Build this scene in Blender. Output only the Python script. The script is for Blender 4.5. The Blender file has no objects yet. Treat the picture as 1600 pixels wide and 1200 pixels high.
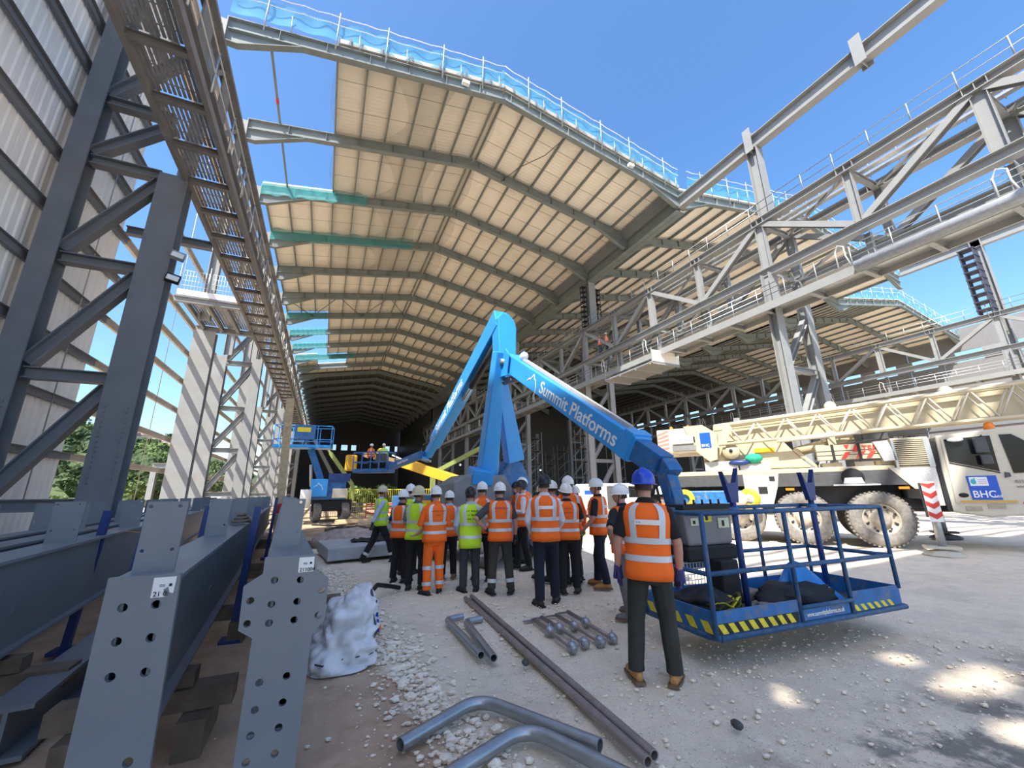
import bpy, bmesh, math, random
from mathutils import Vector, Matrix
R = random.Random(7)
SC = bpy.context.scene
COL = SC.collection
# ---------------------------------------------------------------- camera
FPX, PITCH, YAW, ROLL = 629.2, math.radians(15.087), math.radians(24.593), math.radians(-0.785)
fw = Vector((math.sin(YAW)*math.cos(PITCH), math.cos(YAW)*math.cos(PITCH), math.sin(PITCH)))
r0 = Vector((math.cos(YAW), -math.sin(YAW), 0)); u0 = r0.cross(fw)
rt = r0*math.cos(ROLL)+u0*math.sin(ROLL); up = -r0*math.sin(ROLL)+u0*math.cos(ROLL)
cam = bpy.data.cameras.new('camera'); cam.sensor_width = 36; cam.lens = FPX/1600*36; cam.clip_end = 3000; cam.clip_start = .05
co = bpy.data.objects.new('camera', cam); COL.objects.link(co); SC.camera = co
co.matrix_world = Matrix(((rt.x, up.x, -fw.x, 0), (rt.y, up.y, -fw.y, 0), (rt.z, up.z, -fw.z, 1.65), (0, 0, 0, 1)))
# ---------------------------------------------------------------- sky, sun, exposure
TOSUN = Vector((-.475, -.365, .83)).normalized()
wd = bpy.data.worlds.new('sky'); SC.world = wd; wd.use_nodes = True
nt = wd.node_tree; sk = nt.nodes.new('ShaderNodeTexSky'); sk.sky_type = 'NISHITA'; sk.sun_disc = False
sk.sun_elevation = math.asin(TOSUN.z); sk.sun_rotation = math.atan2(TOSUN.x, TOSUN.y)
sk.altitude = 50; sk.air_density = 1.0; sk.dust_density = 1.6; sk.ozone_density = 2.4
hs = nt.nodes.new('ShaderNodeHueSaturation'); hs.inputs['Saturation'].default_value = 1.22; hs.inputs['Value'].default_value = 1
nt.links.new(sk.outputs[0], hs.inputs['Color'])
bg = nt.nodes['Background']; nt.links.new(hs.outputs[0], bg.inputs[0]); bg.inputs[1].default_value = .188
sl = bpy.data.lights.new('sun', 'SUN'); sl.energy = 5.7; sl.angle = math.radians(.53); sl.color = (1, .93, .82)
so = bpy.data.objects.new('sun', sl); COL.objects.link(so); so.rotation_euler = TOSUN.to_track_quat('Z', 'Y').to_euler()
so.location = TOSUN*60
vs = SC.view_settings; vs.view_transform = 'Standard'; vs.look = 'None'; vs.exposure = .88; vs.gamma = 1; vs.use_curve_mapping = False
try: SC.cycles.max_bounces = 10; SC.cycles.diffuse_bounces = 8; SC.cycles.transparent_max_bounces = 24
except Exception: pass
# ---------------------------------------------------------------- materials
MATS = {}
def mat(name, col, rough=.6, metal=0, var=.12, scale=6, bump=0, bscale=40, spec=.4, dirt=None, alpha=1, emit=0):
    if name in MATS: return MATS[name]
    m = bpy.data.materials.new(name); m.use_nodes = True; t = m.node_tree; b = t.nodes['Principled BSDF']; L = t.links
    b.inputs['Roughness'].default_value = rough; b.inputs['Metallic'].default_value = metal; b.inputs['Specular IOR Level'].default_value = spec
    tc = t.nodes.new('ShaderNodeTexCoord'); nz = t.nodes.new('ShaderNodeTexNoise'); nz.inputs['Scale'].default_value = scale; nz.inputs['Detail'].default_value = 5
    L.new(tc.outputs['Object'], nz.inputs['Vector'])
    rp = t.nodes.new('ShaderNodeValToRGB'); rp.color_ramp.elements[0].position = .3; rp.color_ramp.elements[1].position = .7
    lo = [max(0, c*(1-var)) for c in col]; hi = [min(1, c*(1+var)) for c in col]
    rp.color_ramp.elements[0].color = (*lo, 1); rp.color_ramp.elements[1].color = (*hi, 1)
    L.new(nz.outputs['Fac'], rp.inputs[0]); out = rp.outputs[0]
    if dirt:
        n2 = t.nodes.new('ShaderNodeTexNoise'); n2.inputs['Scale'].default_value = scale*.6; n2.inputs['Detail'].default_value = 8; n2.inputs['Roughness'].default_value = .7
        L.new(tc.outputs['Object'], n2.inputs['Vector'])
        r2 = t.nodes.new('ShaderNodeValToRGB'); r2.color_ramp.elements[0].position = .52; r2.color_ramp.elements[1].position = .68
        L.new(n2.outputs['Fac'], r2.inputs[0]); mx = t.nodes.new('ShaderNodeMix'); mx.data_type = 'RGBA'
        L.new(r2.outputs[0], mx.inputs[0]); L.new(out, mx.inputs[6]); mx.inputs[7].default_value = (*dirt, 1); out = mx.outputs[2]
    L.new(out, b.inputs['Base Color'])
    if bump:
        n3 = t.nodes.new('ShaderNodeTexNoise'); n3.inputs['Scale'].default_value = bscale; n3.inputs['Detail'].default_value = 4
        L.new(tc.outputs['Object'], n3.inputs['Vector']); bp = t.nodes.new('ShaderNodeBump'); bp.inputs['Strength'].default_value = bump; bp.inputs['Distance'].default_value = .02
        L.new(n3.outputs['Fac'], bp.inputs['Height']); L.new(bp.outputs[0], b.inputs['Normal'])
    if alpha < 1:
        b.inputs['Alpha'].default_value = alpha
    if emit:
        b.inputs['Emission Color'].default_value = (*col, 1); b.inputs['Emission Strength'].default_value = emit
    MATS[name] = m; return m
M_STEEL = mat('grey_steel_paint', (.26, .272, .275), .55, var=.06, scale=1.5)
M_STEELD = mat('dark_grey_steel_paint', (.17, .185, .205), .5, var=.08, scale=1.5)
M_GIRD = mat('blue_grey_girder_paint', (.195, .215, .235), .42, var=.06, scale=2, dirt=(.22, .24, .26))
M_RAFT = mat('grey_green_rafter_paint', (.20, .235, .235), .6, var=.1, scale=1)
M_GALV = mat('galvanised_steel', (.42, .435, .44), .38, .6, var=.1, scale=8)
M_RAIL = mat('beige_galvanised_rail', (.47, .44, .39), .5, .2, var=.08, scale=4)
M_ROOF = mat('cream_liner_sheet', (.90, .86, .76), .7, var=.05, scale=.7, bump=.15, bscale=3)
def rib(m, k, axis, strength):
    t = m.node_tree; tc = t.nodes.new('ShaderNodeTexCoord'); w = t.nodes.new('ShaderNodeTexWave'); w.wave_type = 'BANDS'; w.bands_direction = axis; w.inputs['Scale'].default_value = k
    t.links.new(tc.outputs['Object'], w.inputs['Vector']); bp = t.nodes.new('ShaderNodeBump'); bp.inputs['Strength'].default_value = strength; bp.inputs['Distance'].default_value = .03
    t.links.new(w.outputs['Fac'], bp.inputs['Height']); t.links.new(bp.outputs[0], t.nodes['Principled BSDF'].inputs['Normal'])
rib(M_ROOF, 1.1, 'Y', .5)
M_CLAD = mat('white_cladding_sheet', (.86, .83, .78), .65, var=.06, scale=.8)
M_GRATE = mat('grey_grating_deck', (.30, .29, .28), .7, .2, var=.15, scale=5)
M_BLUE = mat('sky_blue_boom_paint', (.03, .30, .72), .32, var=.05, scale=3, spec=.5)
M_BLUEB = mat('worn_blue_basket_paint', (.02, .135, .36), .45, var=.2, scale=9, dirt=(.16, .17, .19))
M_BRAIL = mat('scuffed_blue_rail', (.02, .085, .20), .5, var=.25, scale=14, dirt=(.12, .13, .15))
M_ROOFD = mat('dark_roof_sheet', (.10, .095, .085), .8)  # darker sheet colour for the deeper roof bays
M_WALK = mat('shaded_walkway_steel', (.19, .185, .18), .6, var=.12, scale=3)  # left walkway and girder steel, shade put into the base colour
M_NAVY = mat('navy_plastic', (.015, .04, .17), .4)
M_BLACK = mat('black_rubber', (.018, .018, .02), .7, var=.2)
M_TYRE = mat('dusty_tyre_rubber', (.20, .19, .175), .9, var=.25, scale=12, bump=.2, bscale=60)
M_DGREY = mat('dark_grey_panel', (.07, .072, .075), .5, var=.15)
M_MGREY = mat('mid_grey_cover', (.20, .205, .21), .5, var=.1, scale=3)
M_CREAM = mat('cream_crane_paint', (.53, .46, .31), .4, var=.05, scale=2)
M_CRM2 = mat('pale_cream_cab_paint', (.56, .52, .42), .35, var=.04, scale=2)
M_CHEQ = mat('chequer_plate', (.62, .61, .58), .4, .5, var=.25, scale=40)
M_RED = mat('red_sign_paint', (.62, .05, .04), .5)
M_WHITE = mat('white_paint', (.82, .82, .80), .4, var=.03)
M_YEL = mat('yellow_machine_paint', (.66, .35, .02), .4, var=.06)
M_YELS = mat('yellow_stripe_paint', (.72, .60, .04), .5, var=.15, scale=15)
M_LIME = mat('lime_boom_paint', (.22, .27, .08), .5)
M_WOOD = mat('weathered_timber', (.16, .12, .085), .8, var=.25, scale=7, bump=.2)
M_WOODL = mat('pale_new_timber', (.62, .46, .27), .8, var=.2, scale=7)
M_CONC = mat('grey_concrete', (.42, .43, .44), .8, var=.1, scale=4, bump=.2)
M_GLASS = mat('dark_cab_glass', (.012, .014, .017), .08, var=0, spec=.22)
M_ORNG = mat('orange_lens', (.85, .22, .02), .3)
M_BAG = mat('white_woven_plastic', (.72, .71, .72), .55, var=.06, scale=14, bump=.35, bscale=9)
M_SIGNB = mat('royal_blue_sign', (.01, .09, .52), .4, var=.02)
M_ORV = mat('hi_vis_orange', (1.0, .16, .012), .75, var=.06, scale=5, bump=.25, bscale=14)
M_YLV = mat('hi_vis_yellow', (.56, .86, .03), .75, var=.06, scale=5, bump=.25, bscale=14)
M_TAPE = mat('reflective_tape', (.60, .62, .65), .4, .2, var=.05)
M_SKIN = mat('skin', (.52, .27, .19), .55, var=.08, scale=10)
M_HAIR = mat('dark_hair', (.06, .04, .03), .8)
M_NET = mat('teal_safety_net', (.05, .42, .44), .8, var=.2, scale=3, alpha=.42)
M_NETB = mat('blue_debris_net', (.07, .36, .50), .8, var=.15, scale=2, alpha=.42)
M_NETF = mat('fine_grey_net', (.25, .26, .22), .8, var=.2, scale=2, alpha=.16)
# ---------------------------------------------------------------- mesh helpers
W = {}
def tag(o, label=None, cat=None, group=None, kind=None):
    if label: o['label'] = label
    if cat: o['category'] = cat
    if group: o['group'] = group
    if kind: o['kind'] = kind
    return o
def thing(name, loc, label, cat, group=None, rz=0, kind=None):
    o = bpy.data.objects.new(name, None); COL.objects.link(o); o.empty_display_size = .2
    o.location = loc; o.rotation_euler = (0, 0, rz)
    W[o.name] = Matrix.Translation(loc) @ Matrix.Rotation(rz, 4, 'Z')
    return tag(o, label, cat, group, kind)
V = Vector
def frame(p0, p1, upv=(0, 0, 1)):
    d = (V(p1)-V(p0)); L = d.length; d.normalize(); u = V(upv)
    if abs(d.dot(u)) > .995: u = V((0, 1, 0)) if abs(d.y) < .9 else V((1, 0, 0))
    s = d.cross(u).normalized(); u = s.cross(d).normalized()
    return d, s, u, L
class MB:
    def __init__(s): s.v = []; s.f = []; s.sm = []
    def add(s, vs, fs, smooth=False):
        n = len(s.v); s.v += [tuple(q) for q in vs]; s.f += [tuple(i+n for i in f) for f in fs]; s.sm += [smooth]*len(fs); return s
    def box(s, c, d, rz=0, M=None):
        x, y, z = d[0]/2, d[1]/2, d[2]/2
        vs = [V((a*x, b*y, e*z)) for a in (-1, 1) for b in (-1, 1) for e in (-1, 1)]
        m = (M or Matrix.Rotation(rz, 3, 'Z')); vs = [m.to_3x3() @ q + V(c) for q in vs]
        return s.add(vs, [(0, 1, 3, 2), (4, 6, 7, 5), (0, 4, 5, 1), (2, 3, 7, 6), (0, 2, 6, 4), (1, 5, 7, 3)])
    def bb(s, x0, x1, y0, y1, z0, z1): return s.box(((x0+x1)/2, (y0+y1)/2, (z0+z1)/2), (x1-x0, y1-y0, z1-z0))
    def bar(s, p0, p1, w, h, upv=(0, 0, 1), w1=None, h1=None):
        d, sd, u, L = frame(p0, p1, upv); vs = []
        for p, a, b in ((p0, w, h), (p1, w1 or w, h1 or h)):
            for e, g in ((-1, -1), (1, -1), (1, 1), (-1, 1)): vs.append(V(p)+sd*(e*a/2)+u*(g*b/2))
        return s.add(vs, [(3, 2, 1, 0), (4, 5, 6, 7), (0, 1, 5, 4), (1, 2, 6, 5), (2, 3, 7, 6), (3, 0, 4, 7)])
    def ibeam(s, p0, p1, w, h, upv=(0, 0, 1), t=.03):
        d, sd, u, L = frame(p0, p1, upv); p0, p1 = V(p0), V(p1)
        s.bar(p0+u*(h/2-t/2), p1+u*(h/2-t/2), w, t, upv); s.bar(p0-u*(h/2-t/2), p1-u*(h/2-t/2), w, t, upv)
        return s.bar(p0, p1, t*.8, h-2*t, upv)
    def tube(s, pts, rad, n=8, cap=True, smooth=True, flat=None):
        pts = [V(q) for q in pts]; N = len(pts)
        if not isinstance(rad, (list, tuple)): rad = [rad]*N
        vs = []; prev = None
        for i, q in enumerate(pts):
            d = (pts[min(i+1, N-1)]-pts[max(i-1, 0)]).normalized()
            if prev is None:
                a = V((0, 0, 1)) if abs(d.z) < .9 else V((0, 1, 0))
                a = (a-d*a.dot(d)).normalized()
            else: a = (prev-d*prev.dot(d)).normalized()
            prev = a; b = d.cross(a); r = rad[i]
            ra, rb = (r if isinstance(r, (tuple, list)) else (r, r))
            for k in range(n):
                t = 2*math.pi*k/n; vs.append(q+a*(ra*math.cos(t))+b*(rb*math.sin(t)))
        fs = [(i*n+k, i*n+(k+1) % n, (i+1)*n+(k+1) % n, (i+1)*n+k) for i in range(N-1) for k in range(n)]
        if cap: fs += [tuple(range(n-1, -1, -1)), tuple(range((N-1)*n, N*n))]
        return s.add(vs, fs, smooth)
    def pipe(s, pts, r, ri, n=12):
        s.tube(pts, r, n, cap=False); s.tube(pts[::-1], ri, n, cap=False)
        for e in (0, -1):
            a, b = V(pts[e]), V(pts[1 if e == 0 else -2]); d = (a-b).normalized(); q = V((0, 0, 1)) if abs(d.z) < .9 else V((0, 1, 0)); q = (q-d*q.dot(d)).normalized(); w = d.cross(q)
            vs = [a+q*(rr*math.cos(2*math.pi*k/n))+w*(rr*math.sin(2*math.pi*k/n)) for rr in (r, ri) for k in range(n)]
            s.add(vs, [(k, (k+1) % n, n+(k+1) % n, n+k) for k in range(n)])
        return s
    def ell(s, c, r, n=12, m=8, M=None):
        vs = []; c = V(c)
        for i in range(m+1):
            ph = math.pi*i/m
            for k in range(n):
                t = 2*math.pi*k/n; q = V((r[0]*math.sin(ph)*math.cos(t), r[1]*math.sin(ph)*math.sin(t), -r[2]*math.cos(ph)))
                vs.append(c+((M @ q) if M else q))
        return s.add(vs, [(i*n+k, i*n+(k+1) % n, (i+1)*n+(k+1) % n, (i+1)*n+k) for i in range(m) for k in range(n)], True)
    def prism(s, poly, axis0, axis1, org, ext):
        """polygon in (axis0, axis1) from org, extruded by vector ext"""
        a, b, o, e = V(axis0), V(axis1), V(org), V(ext); n = len(poly)
        vs = [o+a*p+b*q for p, q in poly]; vs += [q+e for q in vs]
        return s.add(vs, [tuple(range(n-1, -1, -1)), tuple(range(n, 2*n))]+[(k, (k+1) % n, n+(k+1) % n, n+k) for k in range(n)])
    def lathe(s, prof, c, axis=(0, 0, 1), n=20, smooth=True):
        d = V(axis).normalized(); a = V((0, 0, 1)) if abs(d.z) < .9 else V((1, 0, 0)); a = (a-d*a.dot(d)).normalized(); b = d.cross(a); c = V(c)
        vs = [c+d*h+(a*math.cos(2*math.pi*k/n)+b*math.sin(2*math.pi*k/n))*r for r, h in prof for k in range(n)]
        return s.add(vs, [(i*n+k, i*n+(k+1) % n, (i+1)*n+(k+1) % n, (i+1)*n+k) for i in range(len(prof)-1) for k in range(n)], smooth)
    def grid(s, fn, nu, nv, smooth=True):
        vs = [fn(i/nu, j/nv) for i in range(nu+1) for j in range(nv+1)]
        return s.add(vs, [(i*(nv+1)+j, (i+1)*(nv+1)+j, (i+1)*(nv+1)+j+1, i*(nv+1)+j+1) for i in range(nu) for j in range(nv)], smooth)
    def mesh(s, name, Mi=None):
        me = bpy.data.meshes.new(name)
        vs = s.v if Mi is None else [tuple(Mi @ V(q)) for q in s.v]
        me.from_pydata(vs, [], s.f); me.polygons.foreach_set('use_smooth', s.sm); me.update(); return me
    def build(s, name, m, parent=None, label=None, local=False, kind=None, cat=None, group=None, bevel=0, fix=False):
        Mi = None
        if parent is not None and not local and parent.name in W: Mi = W[parent.name].inverted()
        me = s.mesh(name, Mi); me.materials.append(m)
        if fix:
            b = bmesh.new(); b.from_mesh(me); bmesh.ops.remove_doubles(b, verts=b.verts, dist=1e-5); bmesh.ops.recalc_face_normals(b, faces=b.faces); b.to_mesh(me); b.free()
        o = bpy.data.objects.new(name, me); COL.objects.link(o); o.parent = parent
        if parent is not None and parent.name in W: W[o.name] = W[parent.name]
        if bevel:
            bv = o.modifiers.new('bevel', 'BEVEL'); bv.width = bevel; bv.segments = 2; bv.limit_method = 'ANGLE'
        return tag(o, label, cat, group, kind)
def dup(root, loc=None, rz=None, parent=None, label=None, off=None):
    c = root.copy(); COL.objects.link(c); c.parent = parent
    if loc is not None: c.location = loc
    if off is not None: c.location = V(root.location)+V(off)
    if rz is not None: c.rotation_euler = (0, 0, rz)
    if label: c['label'] = label
    for ch in root.children: dup(ch, parent=c)
    return c
def text(name, body, size, org, ax, ay, m, parent=None, depth=.002, align='LEFT', sx=1.0, shear=0):
    cu = bpy.data.curves.new(name, 'FONT'); cu.body = body; cu.size = size; cu.align_x = align; cu.extrude = depth; cu.shear = shear; cu.offset = size*.012
    t = bpy.data.objects.new('tmp', cu); COL.objects.link(t); dg = bpy.context.evaluated_depsgraph_get(); me = bpy.data.meshes.new_from_object(t.evaluated_get(dg)); bpy.data.objects.remove(t)
    ax = V(ax).normalized(); ay = V(ay).normalized(); az = ax.cross(ay); M = Matrix(((ax.x, ay.x, az.x, org[0]), (ax.y, ay.y, az.y, org[1]), (ax.z, ay.z, az.z, org[2]), (0, 0, 0, 1))) @ Matrix.Diagonal((sx, 1, 1, 1))
    if parent is not None and parent.name in W: M = W[parent.name].inverted() @ M
    me.transform(M); me.name = name; me.materials.clear(); me.materials.append(m)
    o = bpy.data.objects.new(name, me); COL.objects.link(o); o.parent = parent
    return o
ORD = 'first second third fourth fifth sixth seventh eighth ninth tenth eleventh twelfth thirteenth fourteenth fifteenth sixteenth seventeenth eighteenth nineteenth twentieth'.split()
ORD += ['twenty-'+o for o in ORD[:9]]
# ================================================================ GROUND
def ground_material():
    m = bpy.data.materials.new('gravel_ground'); m.use_nodes = True; t = m.node_tree; L = t.links; b = t.nodes['Principled BSDF']; b.inputs['Roughness'].default_value = .95; b.inputs['Specular IOR Level'].default_value = .1
    N = lambda k: t.nodes.new('ShaderNode'+k)
    tc = N('TexCoord'); sx = N('SeparateXYZ'); L.new(tc.outputs['Object'], sx.inputs[0])
    def noise(sc, det=6, ro=.6):
        n = N('TexNoise'); n.inputs['Scale'].default_value = sc; n.inputs['Detail'].default_value = det; n.inputs['Roughness'].default_value = ro; L.new(tc.outputs['Object'], n.inputs['Vector']); return n.outputs['Fac']
    def ma(op, a, c=None, d=None):
        n = N('Math'); n.operation = op
        for i, q in enumerate((a, c, d)):
            if q is None: continue
            if isinstance(q, (int, float)): n.inputs[i].default_value = q
            else: L.new(q, n.inputs[i])
        return n.outputs[0]
    def ramp(f, p0, p1, c0=(0, 0, 0), c1=(1, 1, 1)):
        r = N('ValToRGB'); r.color_ramp.elements[0].position = p0; r.color_ramp.elements[1].position = p1; r.color_ramp.elements[0].color = (*c0, 1); r.color_ramp.elements[1].color = (*c1, 1); L.new(f, r.inputs[0]); return r.outputs[0]
    def mix(f, a, c):
        n = N('Mix'); n.data_type = 'RGBA'; L.new(f, n.inputs[0])
        for i, q in ((6, a), (7, c)):
            if isinstance(q, tuple): n.inputs[i].default_value = (*q, 1)
            else: L.new(q, n.inputs[i])
        return n.outputs[2]
    # chalky gravel
    g = ramp(noise(3.2, 8, .72), .3, .72, (.78, .66, .50), (.94, .82, .645))
    g = mix(ramp(noise(26, 3), .55, .8), g, (.95, .87, .74))
    g = mix(ramp(noise(60, 2), .62, .7), g, (.36, .34, .32))
    g = mix(ma('MULTIPLY', ramp(noise(.9, 9, .75), .50, .62), .45), g, (.60, .52, .42))
    g = mix(ramp(noise(11, 8, .8), .60, .72), g, (.96, .90, .78))
    # dark damp stains in the lower right of the yard
    d1 = ma('MULTIPLY', ramp(noise(1.7, 8, .72), .47, .56), ma('MULTIPLY', ramp(ma('MULTIPLY', ma('SUBTRACT', sx.outputs[1], 1.75), .8), .05, .55, (1, 1, 1), (0, 0, 0)), ramp(ma('MULTIPLY', sx.outputs[0], .25), .42, .60)))
    g = mix(ma('MULTIPLY', d1, .8), g, (.17, .16, .15))
    # brown earth: left of a wandering line, and far inside / outside
    line = ma('ADD', ma('ADD', sx.outputs[0], ma('MULTIPLY', .11, sx.outputs[1])), ma('MULTIPLY', ma('SUBTRACT', noise(1.1, 5), .5), 1.3))
    earth = ramp(noise(2.5, 8, .7), .3, .75, (.46, .31, .20), (.74, .54, .38))
    g = mix(ramp(ma('MULTIPLY', line, .5), .60, .66, (1, 1, 1), (0, 0, 0)), g, earth)
    far = ramp(ma('ADD', ma('MULTIPLY', sx.outputs[1], .02), ma('MULTIPLY', noise(.25), .16)), .38, .48)
    g = mix(far, g, ramp(noise(.8, 8, .7), .35, .7, (.30, .21, .13), (.55, .43, .30)))
    L.new(g, b.inputs['Base Color'])
    bp = N('Bump'); bp.inputs['Strength'].default_value = .6; bp.inputs['Distance'].default_value = .04; L.new(noise(14, 10, .78), bp.inputs['Height']); L.new(bp.outputs[0], b.inputs['Normal'])
    return m
def gz(x, y):
    return .02*math.sin(1.7*x+.6*y)+.012*math.sin(3.1*y-1.3*x)-.02
mb = MB()
mb.grid(lambda u, v: (-12+34*u, -6+34*v, gz(-12+34*u, -6+34*v) if 0 < u < 1 and 0 < v < 1 else -.03), 110, 110)
floor = mb.build('floor', ground_material(), kind='structure', label='chalky white gravel yard with a brown earth edge')
mb = MB()
X0, X1, Y0, Y1 = -12, 22, -6, 28
for a in ((-300, X0, -60, 400), (X1, 300, -60, 400), (X0, X1, -60, Y0), (X0, X1, Y1, 400)):
    mb.add([(a[0], a[2], -.03), (a[1], a[2], -.03), (a[1], a[3], -.03), (a[0], a[3], -.03)], [(0, 1, 2, 3)])
mb.build('ground', floor.data.materials[0], floor)
# loose stones along the gravel edge (uncountable)
def stone(mb, x, y, r, zc=None):
    n = 5; vs = [V((x, y, gz(x, y)+r*.8+.01))]
    a0 = R.random()*6
    for zf, rr in ((.45, 1), (-.1, .9)):
        for k in range(n):
            t = a0+2*math.pi*k/n; q = r*rr*R.uniform(.7, 1.2)
            vs.append(V((x+q*math.cos(t), y+q*math.sin(t)*.8, gz(x, y)+.012+r*zf*R.uniform(.7, 1.1))))
    mb.add(vs, [(0, 1+k, 1+(k+1) % n) for k in range(n)]+[(1+k, 6+k, 6+(k+1) % n, 1+(k+1) % n) for k in range(n)])
mb = MB()
for i in range(2600):
    y = R.uniform(2.2, 11); e = 1.28-.11*y; x = e+R.gauss(.12, .16)
    stone(mb, x, y, min(.055, R.expovariate(1/.012)+.006))
for i in range(6500): stone(mb, R.uniform(.3, 7), R.uniform(1.7, 9), min(.03, R.expovariate(1/.006)+.004))
for i in range(80): stone(mb, R.uniform(-.6, 1.0), R.uniform(2.6, 7), min(.03, R.expovariate(1/.01)+.005))
mb.build('loose_gravel', mat('chalk_stone', (.82, .72, .57), .9, var=.15, scale=9), floor, kind='stuff')
# ================================================================ BUILDING
BAY = 6.17
FY = lambda k: 12.9+BAY*k
XE, XR, XV, XR2, XV2, XR3, XV3 = -6.5, 8.4, 23.5, 40.2, 57.0, 73.5, 90.0
def zb(x):
    """underside of the roof frame at x"""
    for a, r, c in ((XE, XR, XV), (XV, XR2, XV2), (XV2, XR3, XV3)):
        if x <= c+.01: return 26.6-.18*abs(x-r) if r == XR else 26.9-.18*abs(x-r)
RD = .75
KS = list(range(1, 24))
# --- roof frames (rafter pair with haunches)
def roof_frame(k, xl, xr, xv, label, haunch=True):
    Y = FY(k); t = thing('roof_frame', (xl, Y, zb(xl+.01)), label, 'roof frame', 'rafter frames of the long roof')
    for a, b in ((xl, xr), (xr, xv)):
        za, zz = (26.6 if xr == XR else 26.9)-.18*abs(a-xr)+RD/2, (26.6 if xr == XR else 26.9)-.18*abs(b-xr)+RD/2
        mb = MB(); mb.ibeam((a, Y, za), (b, Y, zz), .36, RD, t=.045); mb.build('rafter', M_RAFT, t)
        end = a if a != xr else b; sg = 1 if end == a else -1
        ze = (26.6 if xr == XR else 26.9)-.18*abs(end-xr)
        mb = MB(); mb.prism([(0, -.75), (.5, -.75), (3.2, .55), (0, .02)], (sg, 0, 0), (0, 0, 1), (end, Y-.02, ze), (0, .04, 0))
        mb.bar((end, Y, ze-.75), (end+sg*.5, Y, ze-.75), .34, .04); mb.bar((end+sg*.5, Y, ze-.75), (end+sg*3.2, Y, ze+.56), .34, .04)
        mb.build('haunch', M_RAFT, t)
    if k < 9:
        mb = MB()
        zt = 26.6 if xr == XR else 26.9
        mb.prism([(-1.5, -.26), (0, -.12), (1.5, -.26), (1.5, .1), (0, .2), (-1.5, .1)], (1, 0, 0), (0, 0, 1), (xr, Y-.1, zt), (0, .2, 0)); mb.build('apex_plate', M_RAFT, t)
        for xx in [xl+2.2*i for i in range(1, int((xv-xl)/2.2))]:
            zz = zt-.18*abs(xx-xr); mb = MB(); mb.bb(xx-.01, xx+.01, Y-.17, Y+.17, zz+.03, zz+RD-.03); mb.build('stiffener', M_RAFT, t)
    return t
for k in KS:
    roof_frame(k, XE, XR, XV, 'rafter frame over the main hall, %s back from the open roof edge' % ORD[k-1])
for k in range(1, 15):
    roof_frame(k, XV, XR2, XV2, 'rafter frame over the second hall right of the valley, %s back from its open edge' % ORD[k-1])
for k in range(2, 12):
    roof_frame(k, XV2, XR3, XV3, 'rafter frame over the far third hall, %s back from its open edge' % ORD[k-2])
# --- roof sheets and purlins (ceiling)
ceil = thing('ceiling', (0, 19, 24), 'cream lined pitched roof with exposed steel purlins', None, kind='structure')
PX = [XE+.1]+[-5.0+1.675*i for i in range(9)]
PX = PX[:9]+[XR-.25, XR+.25]+[2*XR-q for q in PX[:9][::-1]]
def strips(xl, xr, xv):
    n = 9; a = [xl+(xr-.22-xl)*i/n for i in range(n+1)]; b = [xr+.22+(xv-xr-.22)*i/n for i in range(n+1)]
    return a+b
SHEET = {}
def roof_bay(k, xs, xr, skip=lambda i, k: False, parts=True, y0=None, y1=None, par=None, rm=None):
    rm = rm or M_ROOF
    par = par or ceil; za = 26.6 if xr == XR else 26.9
    Y = FY(k) if y0 is None else y0; Yb = FY(k+1) if y1 is None else y1; top = RD+.30
    f = lambda x: za-.18*abs(x-xr)+top
    pm = MB(); sm = MB()
    for i, x in enumerate(xs):
        if i > 0 and not skip(i-1, k):
            a = xs[i-1]
            vs = [(a, Y, f(a)), (x, Y, f(x)), (x, Yb, f(x)), (a, Yb, f(a))]; vs += [(q[0], q[1], q[2]+.12) for q in vs]
            fs = [(3, 2, 1, 0), (4, 5, 6, 7), (0, 1, 5, 4), (1, 2, 6, 5), (2, 3, 7, 6), (3, 0, 4, 7)]
            if parts: MB().add(vs, fs).build('roof_panel', rm, par)
            else: sm.add(vs, fs)
        if skip(max(i-1, 0), k) and skip(min(i, len(xs)-2), k): continue
        q = pm if not parts else MB()
        q.bar((x, Y, f(x)-.14), (x, Yb, f(x)-.14), .09, .27)
        if parts: q.build('purlin', M_RAFT, par)
    if not parts:
        sm.build('roof_sheeting', rm, par, kind='stuff'); pm.build('purlin_run', M_RAFT, par, kind='stuff')
XS1, XS2, XS3 = strips(XE, XR, XV), strips(XV, XR2, XV2), strips(XV2, XR3, XV3)
def skip1(i, k):
    if k in (1, 2): return i < 3
    if k in (7, 8, 9): return i < 3
    if k == 10: return i < 5 and i >= 2
    return False
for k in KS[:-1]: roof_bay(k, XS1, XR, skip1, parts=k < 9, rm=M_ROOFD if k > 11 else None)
for k in range(1, 7):      # lap joints of the liner sheets
    for q in (.34, .68):
        for a, b in ((-1.6 if k < 3 else XE, XR-.3), (XR+.3, XV-.3)):
            y = FY(k)+BAY*q; fz = lambda x: 26.6-.18*abs(x-XR)+RD+.29; MB().bar((a, y, fz(a)), (b, y, fz(b)), .035, .02).build('lap_joint', M_RAIL, ceil)
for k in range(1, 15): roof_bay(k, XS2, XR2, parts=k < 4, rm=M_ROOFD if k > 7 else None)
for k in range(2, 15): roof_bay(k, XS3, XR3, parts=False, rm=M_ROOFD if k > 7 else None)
# lone purlin with red clamp left across the open bays
mb = MB(); mb.bar((-4.85, FY(1), 25.1), (-4.85, FY(3), 25.1), .12, .12); o = mb.build('tie_purlin', M_RAFT, ceil)
mb = MB(); mb.bar((-4.85, FY(1)+4.2, 25.1), (-4.85, FY(1)+4.6, 25.1), .15, .15); mb.build('clamp', M_RED, o)
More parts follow.
